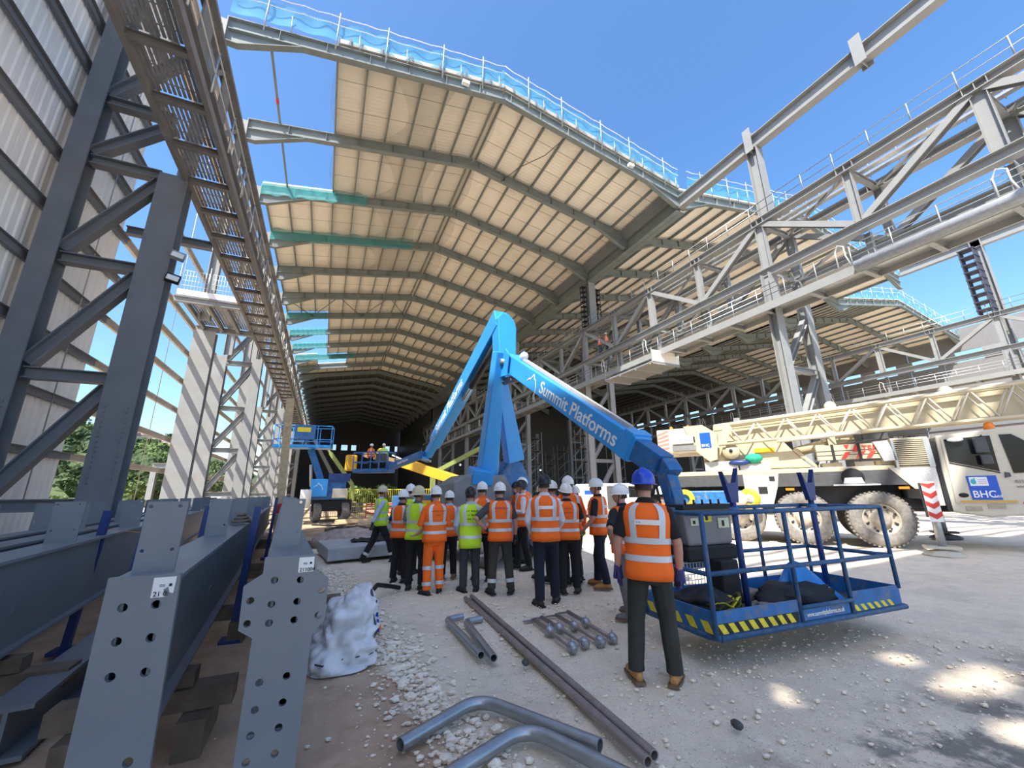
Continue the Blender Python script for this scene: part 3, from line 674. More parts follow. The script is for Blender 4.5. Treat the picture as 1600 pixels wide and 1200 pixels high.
def plate_girder(x, y0, L, zt, zbm, fwid, sl, label, fins, finw=.2, finh=.40, web=True):
    t = thing('plate_girder', (x, y0, zbm), label, 'girder', 'painted plate girders')
    P = lambda s, dx, z: V((x+dx+sl*s, y0+s, z))
    MB().bar(P(0, 0, zt-.0125), P(L, 0, zt-.0125), fwid, .025).build('top_flange', M_GIRD, t)
    MB().bar(P(0, 0, zbm+.0125), P(L, 0, zbm+.0125), fwid, .025).build('bottom_flange', M_GIRD, t)
    MB().bar(P(0, fwid*.28, (zt+zbm)/2), P(L, fwid*.28, (zt+zbm)/2), .016, zt-zbm-.05).build('web', M_GIRD, t)
    MB().bar(P(0, -fwid*.28, (zt+zbm)/2), P(L, -fwid*.28, (zt+zbm)/2), .016, zt-zbm-.05).build('web', M_GIRD, t)
    MB().box(P(1.9, fwid*.28+.012, (zt+zbm)/2-.05), (.012, .12, .07), rz=math.atan(-sl)).build('bracket_pad', M_GIRD, t)
    for s in fins:
        o = plate_fin(P(s, -.02, zt), finw, finh, t, s)
    return t
def plate_fin(p, w, h, t, s):
    mb = MB(); mb.prism([(-w/2, 0), (w/2, 0), (w/2+.01, h), (-w/2+.01, h)], (1, 0, 0), (0, 0, 1), p, (0, .016, 0)); o = mb.build('fin_plate', M_GIRD, t, fix=True)
    if s < 9:
        cb = MB()
        for dx in (-w*.36, w*.36):
            for dz in (h*.30, h*.93): cb.lathe([(0, -.05), (.011, -.05), (.011, .07), (0, .07)], V(p)+V((dx, 0, dz)), (0, 1, 0), 8, False)
        me = cb.mesh('cut', W[t.name].inverted()); b = bmesh.new(); b.from_mesh(me); bmesh.ops.remove_doubles(b, verts=b.verts, dist=1e-5); bmesh.ops.recalc_face_normals(b, faces=b.faces); b.to_mesh(me); b.free(); bool_cut(o, me)
    return o
FI = lambda a, n, d=2.45: [a+d*i for i in range(n)]
def sticker(t, x, z, y, w, h, body, torn=False):
    p = [(-w/2, -h/2), (w/2, -h/2), (w/2, h/2), (-w/2, h/2)]
    if torn: p = [(-w/2, -h/2), (w*.12, -h/2), (-.0*w, -.12*h), (w*.2, .0), (w*.3, -.3*h), (w*.46, -.35*h), (w/2, h/2), (-w/2, h/2)]
    mb = MB(); mb.prism(p, (1, 0, 0), (0, 0, 1), (x, y-.002, z), (0, .002, 0)); s = mb.build('sticker', M_WHITE, t, 'white paper sticker with black number')
    text('number', body, h*.34, (x-w*.42, y-.004, z-h*.44), (1, 0, 0), (0, 0, 1), M_BLACK, s, depth=.0005)
    MB().bb(x+w*.22, x+w*.36, y-.004, y-.002, z+h*.02, z+h*.16).build('code_block', M_BLACK, s)
    for i in range(3): MB().bb(x-w*.2, x+w*.05, y-.0035, y-.002, z+h*(.02+.05*i), z+h*(.04+.05*i)).build('print_line', M_DGREY, s)
# middle girder
M = plate_girder(-.835, 3.03, 19, 1.225, .49, .30, -.072, 'blue-grey plate girder in the foreground with a tall slim end plate and torn sticker', FI(.2, 8), finw=.2)
plate_with_holes('end_plate', [(-1.0, -.02), (-.655, -.02), (-.68, 1.24), (-.99, 1.24)], 3.0, [(-.905, 1.09), (-.90, .93), (-.895, .77), (-.765, 1.09), (-.76, .93), (-.755, .77), (-.89, .36), (-.755, .38), (-.75, .17), (-.89, .15)], .022, M, M_GIRD)
sticker(M, -.745, 1.175, 3.0, .10, .10, '21 0:', True)
# right girder with winged end plate
Rg = plate_girder(-.14, 3.03, 20, 1.285, .35, .26, -.075, 'blue-grey plate girder in the foreground with a winged end plate numbered 211004', FI(.55, 8), finw=.155, finh=.34)
plate_with_holes('end_plate', [(-.30, -.02), (.0, -.02), (.02, .84), (.085, .91), (.085, 1.14), (.01, 1.20), (0, 1.29), (-.28, 1.29), (-.28, 1.20), (-.37, 1.14), (-.365, .91), (-.29, .86)], 3.0,
    [(-.215, 1.16), (-.075, 1.15), (-.325, 1.06), (-.215, 1.03), (-.08, 1.03), (.05, 1.08), (-.325, .94), (-.215, .93), (-.085, .93), (.045, .94), (-.225, .63), (-.09, .64), (-.23, .5), (-.095, .51), (-.235, .38), (-.1, .39), (-.24, .26), (-.105, .27)], .02, Rg, M_GIRD)
sticker(Rg, -.05, 1.235, 3.0, .085, .085, '211004')
# left girders
plate_girder(-2.02, 3.0, 20, 1.22, .50, .30, -.118, 'blue-grey plate girder at the left edge tied with an orange strap', FI(2.85, 7, 2.6), finw=.24)
plate_girder(-2.75, 4.2, 19, 1.20, .50, .28, -.118, 'blue-grey plate girder second from the left edge with short fins', FI(1.5, 7, 2.55), finw=.26)
plate_girder(-3.55, 5.5, 18, 1.18, .50, .28, -.118, 'blue-grey plate girder farthest left in the row of painted girders', FI(1.2, 7, 2.5), finw=.26)
plate_girder(-1.50, 9.0, 14, 1.20, .50, .26, -.08, 'shorter blue-grey plate girder lying behind the middle one', FI(.6, 6, 2.2), finw=.26)
for i, (x, y, z0, z1, l) in enumerate(((-1.68, 5.5, 0, 1.55, 'left pair'), (-1.52, 7.1, 0, 1.52, 'middle gap'), (-.82, 6.25, 0, 1.52, 'gap before the winged girder'), (-2.45, 6.7, 0, 1.5, 'far left gap'), (-1.25, 13.5, 0, 1.6, 'distant end'))):
    t = thing('blue_prop', (x, y, 0), 'navy blue upright prop standing in the girder row, '+l, 'prop', 'blue props between girders')
    MB().bar((x, y, z0), (x+.08, y+.05, z1), .075, .06, (0, 1, 0)).build('post', M_NAVY, t); MB().box((x, y, .02), (.22, .22, .04)).build('foot', M_NAVY, t)
t = thing('ratchet_strap', (-2.3, 7.2, 1.2), 'rusty orange ratchet strap lying across the left girders', 'strap')
mb = MB(); mb.grid(lambda u, v: (-3.1+1.55*u, 6.95+.08*v-.15*u, 1.235+.05*math.sin(u*5)-max(0, u-.86)*1.8), 20, 1); mb.build('webbing', mat('orange_strap', (.42, .13, .04), .8), t)
t = thing('rope_coil', (-1.05, 7.9, 1.23), 'coil of brown rope on top of the middle girder', 'rope')
pts = [(-1.1+.14*math.cos(a*.8)*(1-.03*a), 7.7+.26*math.sin(a*.8), 1.25+.006*a) for a in range(24)]; MB().tube(pts, .018, 6).build('rope', mat('brown_rope', (.20, .15, .10), .9), t)
for i, (x, y, w, l) in enumerate(((-.95, 4.0, 1.0, 'under the middle girder'), (-.35, 6.4, 1.4, 'under the winged girder'), (-2.3, 4.9, 1.2, 'under the left girder'), (-1.5, 9.2, 3.0, 'under the far girders'), (-1.9, 14.0, 3.4, 'near the girder ends'))):
    t = thing('timber_stack', (x, y, 0), 'dark timber packing stack supporting steel, '+l, 'timber', 'timber packing')
    for k in range(2): MB().box((x-.3*w+k*.6*w, y, .11), (.16, .5, .22)).build('block', M_WOOD, t)
    MB().box((x, y, .29), (w, .2, .13)).build('bearer', M_WOOD, t)
    MB().box((x, y, .41), (w*.5, .14, .10)).build('wedge', M_WOOD, t)
# dark I-section lying under the left girder
t = thing('steel_offcut', (-1.7, 4.9, .1), 'short dark steel channel lying in shade under the girders', 'steel')
MB().ibeam((-1.75, 4.2, .17), (-1.9, 6.4, .17), .26, .32, t=.03).build('section', M_STEELD, t)
# ================================================================ YARD ITEMS
t = thing('bulk_bag', (.35, 5.2, 0), 'crumpled white woven bulk bag slumped beside the winged girder', 'bag')
def bagpt(u, v):
    a = 2*math.pi*u; h = v
    rx = .40*(1-.55*h**2.2)+.03*math.sin(3*a); ry = .58*(1-.5*h**2)
    if h > .999: rx = ry = .0
    x = rx*(abs(math.cos(a))**.7)*(1 if math.cos(a) > 0 else -1); y = ry*(abs(math.sin(a))**.7)*(1 if math.sin(a) > 0 else -1)
    z = .66*min(h, .98)+.08*math.cos(a+.6)*h
    n = mnoise.noise(V((x*4, y*4, z*5)))*.09+abs(mnoise.noise(V((x*7+3, y*6, z*8))))*.13+abs(mnoise.noise(V((x*13, y*11+5, z*14))))*.03-.05
    k = 1+n/.35*(1 if h > .02 else 0)
    return (.31+.88*(x*k+.15*h), 5.2+.9*(y*k+.12*h), max(0, .95*z*(1+n)))
mb = MB(); mb.grid(bagpt, 72, 32); mb.build('bag', M_BAG, t, fix=True)
MB().tube([bagpt(.93, v/10*.9) for v in range(11)], .012, 6).build('seam_cord', M_DGREY, t)
MB().tube([bagpt(u/20-.5, .16) for u in range(3, 16)], .008, 5).build('hem', M_DGREY, t)
mb = MB()
for i in range(4): 
    p = V(bagpt(.96, .25+.1*i)); mb.box(p+V((.004, -.004, 0)), (.006, .05+.02*(i % 2), .045), rz=.3)
mb.build('blue_print', M_SIGNB, t)
t = thing('black_hose', (.95, 7.5, 0), 'short bent black hose sticking out beyond the bulk bag', 'hose')
MB().pipe([(.62, 5.7, .05), (.72, 6.4, .14), (.82, 7.1, .2), (.97, 7.6, .2), (1.18, 7.85, .12), (1.4, 7.95, .05)], .035, .026, 8).build('hose', M_BLACK, t)
t = thing('orange_cap', (.72, 5.75, 0), 'small orange plastic cap on the ground beside the bag', 'cap')
MB().lathe([(0, .07), (.045, .065), (.06, .02), (.06, 0)], (.78, 5.9, 0), n=10).build('cap', M_ORNG, t)
M_PIPE = mat('galvanised_pipe', (.36, .38, .40), .35, .75, var=.12, scale=9)
M_PIPE2 = mat('brown_dusted_pipe', (.34, .29, .27), .45, .5, var=.15, scale=9)
def bend(pts, n=6, rr=.25):
    a, b, c = map(V, pts); d1 = (a-b).normalized(); d2 = (c-b).normalized(); p, q = b+d1*rr, b+d2*rr
    return [a]+[p*(1-t)**2+b*2*t*(1-t)+q*t*t for t in [i/n for i in range(n+1)]]+[c]
for pts, r, rr, l in (([(1.87, 5.78, .05), (1.64, 5.74, .05), (1.63, 4.41, .05)], .04, .07, 'short elbowed grey pipe left of its twin above the long bars'),
                      ([(2.07, 5.57, .05), (1.84, 5.55, .05), (1.72, 4.29, .05)], .04, .07, 'short elbowed grey pipe right of its twin above the long bars'),
                      ([(.62, 3.20, .06), (1.30, 3.56, .06), (1.79, 2.62, .06)], .045, .22, 'big bent galvanised pipe, its whole curve in view'),
                      ([(.80, 2.76, .06), (1.46, 3.03, .06), (1.78, 2.25, .06)], .045, .22, 'big bent galvanised pipe cut off by the bottom edge')):
    t = thing('bent_pipe', tuple(V(pts[1])*1-V((0, 0, .05))), l, 'pipe', 'bent pipes on the gravel')
    MB().pipe(bend(pts, rr=rr), r, r*.82, 14).build('pipe', M_PIPE, t)
for i, (a, b, l) in enumerate((((2.23, 6.77, .035), (1.985, 2.40, .035), 'long straight steel bar lying closest to the bent pipes'), ((2.36, 6.85, .035), (2.065, 2.43, .035), 'long straight steel bar lying closest to the ball stanchions'))):
    t = thing('long_pipe', a, l, 'pipe', 'long pipes'); MB().pipe([a, b], .034, .026, 12).build('pipe', M_PIPE2, t)
t = thing('long_pipe', (2.3, 6.8, 0), 'thin angle bar lying between the two long straight pipes', 'pipe', 'long pipes'); MB().bar((2.295, 6.8, .015), (2.025, 2.9, .015), .03, .02).build('angle', M_PIPE2, t)
for i, (a, b, l) in enumerate((((2.66, 5.22), (2.56, 4.15), 'leftmost of the four'), ((2.80, 5.27), (2.745, 4.20), 'second from left of the four'), ((3.02, 5.27), (2.925, 4.16), 'third from left of the four'), ((3.24, 5.33), (3.105, 4.18), 'rightmost of the four'))):
    t = thing('ball_stanchion', (b[0], b[1], 0), 'galvanised handrail stanchion with two ball joints, '+l, 'stanchion', 'ball stanchions on the gravel')
    A, B = V((a[0], a[1], .05)), V((b[0], b[1], .06)); MB().tube([A, B], .026, 10).build('tube', M_PIPE2, t)
    for f in (.46, 1.0):
        c = A.lerp(B, f); o = MB().ell(c, (.062, .062, .062), 14, 10).build('ball', M_PIPE, t)
        MB().lathe([(.03, 0), (.036, .055), (.03, .066), (.024, .06), (.022, 0)], c, (-.8, -.55, .15), 12).build('socket', M_PIPE, o)
        MB().tube([c, c+V((0, 0, .085))], .008, 6).build('pin', M_PIPE, o)
    MB().box(A+V((-.05, .05, -.02)), (.16, .05, .012)).build('foot_plate', M_PIPE, t)
for i, (x, y, l) in enumerate(((1.98, 4.1, 'beside the elbowed pipes'), (2.85, 2.45, 'near the end of the long bars'))):
    t = thing('dark_lump', (x, y, 0), 'small dark lump of stone '+l, 'stone'); mb = MB(); mb.ell((x, y, .03), (.035, .05, .03), 7, 5); mb.build('lump', M_DGREY, t)
# concrete slab with rubble
t = thing('grey_slab', (1.8, 12.6, 0), 'flat pale grey slab lying on the gravel behind the walking man', 'slab')
MB().prism([(.25, 11.65), (3.6, 12.35), (3.3, 14.6), (.0, 13.9)], (1, 0, 0), (0, 1, 0), (0, 0, .06), (0, 0, .30)).build('slab', M_CONC, t, bevel=.02)
MB().box((1.8, 12.9, .03), (2.4, .2, .1)).build('bearer', M_WOOD, t)
for i, (x, y, w, h, l) in enumerate(((1.9, 13.4, .55, .55, 'larger piece'), (2.55, 13.6, .45, .42, 'smaller piece'))):
    t = thing('stone_block', (x, y, .36), 'rough broken stone block on the grey slab, '+l, 'stone')
    mb = MB(); mb.ell((0, 0, 0), (w/2, w/2, h/2), 9, 6); mb.v = [(x+a*(1+.3*mnoise.noise(V((a*5, b*5, c*5)))), y+b, .36+h*.42+c*(1+.2*mnoise.noise(V((c*6, a*4, b*3))))) for a, b, c in mb.v]; mb.build('block', mat('brown_stone', (.30, .26, .22), .9, var=.2), t)
t = thing('black_sheet', (1.2, 12.9, .36), 'crumpled black plastic sheet on the grey slab', 'sheet')
MB().grid(lambda u, v: (.85+1.0*u, 12.6+.7*v+.1*math.sin(u*9), .38+.12*abs(mnoise.noise(V((u*5, v*5, 1))))+(.3*max(0, u-.5)*v)), 18, 12).build('sheet', M_BLACK, t)
t = thing('timber_pallet', (.9, 16.5, 0), 'broken timber pallet and planks in the sun behind the slab', 'pallet')
for i in range(6): MB().box((.3+.3*i, 16.4+.1*i, .62-.03*i), (.14, 1.3, .03), rz=.9).build('plank', M_WOODL if i % 2 else M_WOOD, t)
for i in range(3): MB().box((.5+.5*i, 16.4, .5), (.1, 1.2, .1), rz=-.5).build('bearer', M_WOOD, t)
t = thing('rubble_heap', (.8, 16, 0), 'pale wrapped rubble heap under the timber pallet', 'rubble')
mb = MB(); mb.ell((0, 0, 0), (1.1, .7, .45), 16, 8); mb.v = [(.9+a*(1+.25*mnoise.noise(V((a*3, b*3, c*3)))), 15.6+b, .1+c*(1+.3*mnoise.noise(V((a*4, b*2, 2))))) for a, b, c in mb.v]; mb.build('heap', mat('pink_grey_rubble', (.42, .33, .29), .9, var=.3, scale=5, bump=.5), t)
t = thing('timber_post', (-1.5, 18.9, 0), 'tall brown timber post standing past the girder ends', 'post')
MB().bar((-1.46, 18.9, 0), (-1.62, 18.9, 5.6), .28, .22, (0, 1, 0)).build('post', M_WOODL, t); MB().bar((-1.46, 18.8, 1.0), (-1.5, 18.8, 1.35), .3, .04, (0, 1, 0)).build('red_band', M_RED, t)
# ================================================================ BOOM LIFTS
def wheel(mb_parent, c, axis, r, w, hubm, parent, tread=True, name='wheel'):
    c = V(c); ax = V(axis).normalized()
    prof = [(r*.56, -w*.42), (r*.6, -w*.5), (r*.9, -w*.5), (r*.98, -w*.36), (r, -w*.2), (r, w*.2), (r*.98, w*.36), (r*.9, w*.5), (r*.6, w*.5), (r*.56, w*.42)]
    o = MB().lathe(prof, c, ax, 36).build(name, M_TYRE, parent)
    if tread:
        mb = MB(); a = V((0, 0, 1)); b = ax.cross(a)
        for k in range(44):
            for sd in (-1, 1):
                t = 2*math.pi*(k+.25*sd)/44; d = a*math.cos(t)+b*math.sin(t); tg = ax.cross(d)
                mb.bar(c+d*(r*1.0)+ax*(sd*w*.06), c+d*(r*.985)+ax*(sd*w*.44), r*.075, r*.06, d)
        mb.build('tread', M_TYRE, o)
    s = -1
    h = MB().lathe([(r*.57, s*w*.40), (r*.54, s*w*.44), (r*.5, s*w*.30), (r*.34, s*w*.22), (r*.30, s*w*.25), (r*.27, s*w*.42), (r*.16, s*w*.52), (0, s*w*.53)], c, ax, 28).build('rim', hubm, o)
    mb = MB(); a = V((0, 0, 1)); b = ax.cross(a)
    for k in range(10):
        t = 2*math.pi*k/10; d = a*math.cos(t)+b*math.sin(t); mb.lathe([(0, s*w*.34), (r*.035, s*w*.33), (r*.035, s*w*.2)], c+d*r*.40, ax, 6, False)
    mb.build('wheel_nuts', M_DGREY, o)
    mb = MB()
    for k in range(8):
        t = 2*math.pi*(k+.5)/8; d = a*math.cos(t)+b*math.sin(t); mb.lathe([(0, s*w*.315), (r*.05, s*w*.31), (r*.05, s*w*.2)], c+d*r*.46, ax, 8, False)
    mb.build('rim_holes', M_BLACK, o)
    return o
def mountain(name, org, ax, ay, s, m, parent):
    ax, ay, o = V(ax).normalized(), V(ay).normalized(), V(org); n = ax.cross(ay)*.003
    pts = [(0, .1), (.18, .3), (.26, .24), (.5, .62), (.66, .36), (.74, .42), (1.0, 0), (1.05, -.3)]
    mb = MB(); P = [o+(ax*p+ay*q)*s+n for p, q in pts]
    for a, b in zip(P, P[1:]): mb.bar(a, b, s*.05, .004, ax.cross(ay))
    return mb.build(name, m, parent)
A = thing('boom_lift', (4.0, 10.6, 0), 'sky blue articulated boom lift whose lettered boom reaches down to the near basket', 'boom lift')
MB().box((4.1, 10.9, .75), (2.2, 3.0, .5), rz=.4).build('chassis', M_BLUEB, A, bevel=.05)
for dx, dy in ((-1.0, -1.1), (1.0, -1.1), (-1.0, 1.1), (1.0, 1.1)):
    v = Matrix.Rotation(.4, 3, 'Z') @ V((dx, dy, 0)); wheel(None, (4.1+v.x, 10.9+v.y, .5), Matrix.Rotation(.4, 3, 'Z') @ V((1 if dx > 0 else 1, 0, 0)), .5, .36, M_WHITE, A, False)
mb = MB(); mb.prism([(-.85, 0), (.75, 0), (.75, .62), (.55, .95), (-.55, .95), (-.85, .78)], (1, 0, 0), (0, 0, 1), (3.75, 9.9, 1.15), (0, 1.3, 0)); mb.build('turntable_cover', M_MGREY, A, bevel=.06)
MB().bar((3.93, 10.35, 1.9), (3.84, 9.15, 5.2), .5, .42, (0, 1, 0), .28, .34).build('riser', M_BLUE, A, bevel=.025)
MB().bar((3.65, 10.1, 1.9), (3.68, 10.0, 2.25), .55, .5, (0, 1, 0)).build('riser_foot', M_BLUE, A, bevel=.02)
F0, F1 = V((4.16, 8.96, 4.84)), V((4.57, 5.09, 2.28)); dv = (F1-F0).normalized()
bm = MB().bar(F0-dv*.2, F1, .40, .44).build('main_boom', M_BLUE, A, bevel=.02)
d_, s_, u_, _ = frame(F0, F1)
sd = s_ if s_.x < 0 else -s_
sf = lambda p, o=.203: p+sd*o
p0 = F0.lerp(F1, .37)
text('lettering', 'Summit Platforms', .37, tuple(sf(p0)-u_*.13), dv, u_, M_WHITE, bm, sx=.98)
mountain('mountain_logo', sf(F0.lerp(F1, .25))-u_*.10, dv, u_, .42, M_WHITE, bm)
MB().bar(F1-dv*.1, F1+dv*.5, .33, .36).build('inner_boom', M_BLUEB, A, bevel=.015)
MB().bar(F1-dv*.25+u_*.02, F1-dv*.05+u_*.02, .44, .48).build('boom_collar', M_BLUE, A, bevel=.015)
MB().bar(F0.lerp(F1, .08)+u_*.26, F0.lerp(F1, .93)+u_*.25, .1, .06).build('hose_tray', M_RAIL, A); MB().ell(F0.lerp(F1, .08)+u_*.32, (.1, .16, .1)).build('hose_loop', M_WHITE, A)
# yoke plates joining riser and boom
for s in (-.26, .26):
    mb = MB(); c = F0-dv*.1; mb.prism([(-.22, -.35), (.2, -.42), (.35, .1), (.15, .32), (-.2, .3)], (0, -1, 0), (0, 0, 1), c+V((s, 0, 0)), (.04, 0, 0)); mb.build('yoke_plate', M_BLUE, A, bevel=.01)
MB().lathe([(0, -.32), (.08, -.32), (.08, .32), (0, .32)], F0-dv*.1, (1, 0, 0), 12).build('pivot_pin', M_GALV, A)
MB().tube([(4.02, 9.3, 4.45), (4.25, 8.4, 4.38)], .1, 12).build('lift_cylinder', M_MGREY, A); MB().tube([(4.25, 8.4, 4.38), (4.36, 7.9, 4.2)], .05, 10).build('cylinder_rod', M_GALV, A)
K0 = F1+dv*.55
MB().bar(K0-V((0, 0, -.06)), (4.60, 4.50, 1.85), .24, .28).build('knuckle', M_BLUEB, A, bevel=.02)
MB().bar((4.58, 4.6, 1.95), (4.68, 4.36, .62), .2, .22, (0, 1, 0)).build('jib', M_BLUEB, A, bevel=.02)
MB().bar((4.52, 4.5, 1.7), (4.62, 4.5, .8), .1, .06, (0, 1, 0)).build('jib_link', M_BLUEB, A)
MB().tube([(4.5, 4.75, 1.85), (4.46, 4.62, 1.3), (4.52, 4.5, .9), (4.6, 4.4, .75)], .02, 6).build('cable', M_BLACK, A)
# the near basket belongs to the lift
def on(o, x, y, z): return (3.47+.9976*x+.0698*y, 3.08-.0698*x+.9976*y, z)
class BB(MB): pass
def bk(pts, r, name, m=M_BRAIL, n=8): return MB().tube([on(0, *p) for p in pts], r, n).build(name, m, A)
def bx(x0, x1, y0, y1, z0, z1, name, m=M_BLUEB, par=None, bevel=0):
    return MB().box(on(0, (x0+x1)/2, (y0+y1)/2, (z0+z1)/2), (x1-x0, y1-y0, z1-z0), rz=-.0699).build(name, m, par or A, bevel=bevel)
L_, D_ = 2.85, 1.0
bx(0, L_, 0, D_, .30, .335, 'basket_floor', M_DGREY)
bk([(.06, 0, .30), (0, .1, .30), (0, D_, .30), (L_, D_, .30), (L_+.05, 0, .30), (.06, 0, .30)], .03, 'bumper_tube')
for x0, x1, y0, y1 in ((0, 1.18, 0, .02), (1.95, L_, 0, .02), (0, L_, D_-.02, D_), (0, .02, 0, D_), (L_-.02, L_, 0, D_)):
    o = bx(x0, x1, y0, y1, .33, .53, 'toe_board')
for x in range(8):   # hazard stripes on the near corner
    mb = MB(); mb.prism([(.05+x*.13, .335), (.12+x*.13, .335), (.06+x*.13, .42), (-.01+x*.13, .42)], (.9976, -.0698, 0), (0, 0, 1), on(0, .04, -.004, 0), (0, .003, 0)); mb.build('hazard_stripe', M_YELS, A)
bx(.0, 1.12, -.0035, -.001, .333, .424, 'hazard_backing', M_BLACK)
for x in range(6):
    mb = MB(); mb.prism([(2.0+x*.12, .335), (2.06+x*.12, .335), (2.0+x*.12, .40), (1.94+x*.12, .40)], (.9976, -.0698, 0), (0, 0, 1), on(0, .04, -.004, 0), (0, .003, 0)); mb.build('hazard_stripe', M_YELS, A)
for y in range(5):
    mb = MB(); mb.prism([(.08+y*.2, .335), (.18+y*.2, .335), (.12+y*.2, .43), (.02+y*.2, .43)], (-.0698, -.9976, 0), (0, 0, 1), on(0, -.004, D_, 0), (.003, 0, 0)); mb.build('hazard_stripe', M_YELS, A)
g = bx(1.2, 1.93, .0, .02, .33, .44, 'gate_panel')
text('web_address', 'www.summitplatforms.co.uk', .062, on(0, 1.24, -.003, .36), (.9976, -.0698, 0), (0, 0, 1), M_WHITE, g, depth=.001, sx=.82)
bk([(1.16, -.02, .46), (1.97, -.02, .46)], .022, 'gate_tube')
for x, y, z0, z1, r in ((0, 0, .3, 1.42, .024), (1.16, 0, .3, 1.42, .024), (1.97, 0, .3, 1.42, .024), (L_, 0, .5, 1.42, .024), (0, D_, .3, 1.42, .022), (.55, D_, .3, 1.42, .022), (1.95, D_, .3, 1.42, .022), (L_, D_, .3, 1.42, .022)):
    bk([(x, y, z0), (x, y, z1)], r, 'upright')
for z in (.86, 1.42):
    for a, b in (((0, 0), (L_, 0)), ((0, D_), (L_, D_)), ((0, 0), (0, D_)), ((L_, 0), (L_, D_))): bk([(*a, z), (*b, z)], .024, 'rail')
for x in (.0, .25):
    bk([(-.0, .35+x, 1.1), (-.12, .38+x, 1.1), (-.12, .62+x, 1.1), (0, .65+x, 1.1)], .014, 'hand_loop')
for x, y in ((.92, .42), (2.38, .5)):     # panel cradles with forked heads
    o = bk([(x, y, .33), (x, y, 1.52)], .034, 'cradle_post', M_NAVY)
    mb = MB(); mb.prism([(-.13, .36), (-.05, 0), (.06, 0), (.12, .40), (.05, .23), (-.06, .22)], (.9976, -.0698, 0), (0, 0, 1), on(0, x, y-.03, 1.5), (0, .06, 0)); mb.build('forked_head', M_NAVY, o)
    MB().lathe([(.0, -.03), (.055, -.03), (.055, .03), (0, .03)], on(0, x, y, 1.42), (0, 0, 1), 10).build('clamp', M_BLUEB, o)
mb = MB(); mb.prism([(-.36, 0), (.36, 0), (.40, .44), (-.40, .44)], (.9976, -.0698, 0), (0, 0, 1), on(0, .98, .88, .98), (.02, .28, 0)); cb = mb.build('control_box', M_MGREY, A, bevel=.03)
bx(.58, 1.38, .86, 1.2, .80, .98, 'box_base', M_BLACK, bevel=.03); bx(.56, 1.40, .84, 1.18, 1.42, 1.47, 'control_panel', M_BLACK)
for i in range(5): bk([(.7+i*.14, .95, 1.47), (.7+i*.14, .95, 1.53)], .014, 'joystick', M_BLACK, 6)
for x0, x1, z0, z1, m in ((.88, 1.02, 1.26, 1.38, M_YELS), (.68, .80, 1.22, 1.31, mat('pale_label', (.62, .64, .45), .6)), (1.12, 1.30, 1.18, 1.30, mat('pale_label', (.62, .64, .45)))):
    lb = bx(x0, x1, .870, .874, z0, z1, 'warning_label', m, cb); bx((x0+x1)/2-.03, (x0+x1)/2+.01, .867, .87, z0+.02, z1-.03, 'pictogram', M_BLACK, lb)
bk([(.6, .84, 1.36), (1.38, .84, 1.38)], .016, 'guard_tube', M_BLUE)
bx(.92, 1.2, .72, .95, .335, .82, 'pedestal', M_BLACK, bevel=.02); bx(1.2, 1.55, .7, .98, .335, .45, 'step_box', M_MGREY, bevel=.02)
for x0, x1 in ((.6, .9), (1.25, 1.5)):
    mb = MB()
    for i in range(7): mb.tube([on(0, x0+(x1-x0)*i/6, .99, .45), on(0, x0+(x1-x0)*i/6, .99, .84)], .006, 4)
    for i in range(7): mb.tube([on(0, x0, .99, .45+.065*i), on(0, x1, .99, .45+.065*i)], .006, 4)
    mb.build('mesh_panel', M_WHITE, A)
# loose things in the basket
t = thing('harness', on(0, .55, .45, .34), 'yellow and black webbing harness coiled in the near basket', 'harness')
for k in range(5):
    pts = [on(0, .52+(.24-.03*k)*math.cos(a*.4+k)+.02*k, .42+.16*math.sin(a*.4+k), .42+.07*math.sin(a*.9+k)+.02*k) for a in range(17)]
    MB().tube(pts, [(.006, .02)]*17, 6).build('webbing', M_YELS if k % 2 else mat('black_yellow_webbing', (.10, .10, .02), .8), t)
def heap(name, label, cat, c, r, m, seed=0, sharp=.5):
    t = thing(name, on(0, *c), label, cat); mb = MB(); e = MB(); e.ell((0, 0, 0), (1, 1, 1), 28, 16)
    vs = []
    for q in e.v:
        q = V(q); n = 1+sharp*mnoise.noise(q*1.7+V((seed, 0, 0)))+.25*abs(mnoise.noise(q*4+V((0, seed, 0))))
        vs.append(on(0, c[0]+q.x*r[0]*n, c[1]+q.y*r[1]*n, max(c[2], c[2]+r[2]*.8+q.z*r[2]*n)))
    mb.add(vs, e.f, True); mb.build('bundle', m, t); return t
heap('black_bag', 'limp black kit bag on the left of the basket floor', 'bag', (.42, .6, .335), (.36, .26, .13), M_BLACK, 3)
heap('black_cloth', 'black cloth bundle in the middle of the basket floor', 'cloth', (1.75, .5, .335), (.5, .25, .12), M_BLACK, 5)
heap('net_bag', 'grey mesh netting beside the black cloth in the basket', 'net', (1.2, .4, .335), (.22, .15, .05), M_MGREY, 8)
t = thing('blue_sack', on(0, 2.05, .6, .34), 'bright blue plastic sack drooping in the near basket', 'sack')
def sack(u, v):
    a = 2*math.pi*u; h = v; r = .34*(1-h)**.8+.07*(1-h*.4)*(1 if h < .97 else 0); x = r*math.cos(a)*1.1*(1+.22*math.sin(5*a+h*3))-.12*h; y = r*math.sin(a)*.7*(1+.15*math.sin(4*a)); return on(0, 2.12+x, .6+y, .335+.42*h+.02*math.sin(7*a)*(h > 0))
MB().grid(sack, 40, 14).build('sack', mat('blue_plastic_sack', (.02, .22, .62), .4, bump=.4, bscale=12), t)
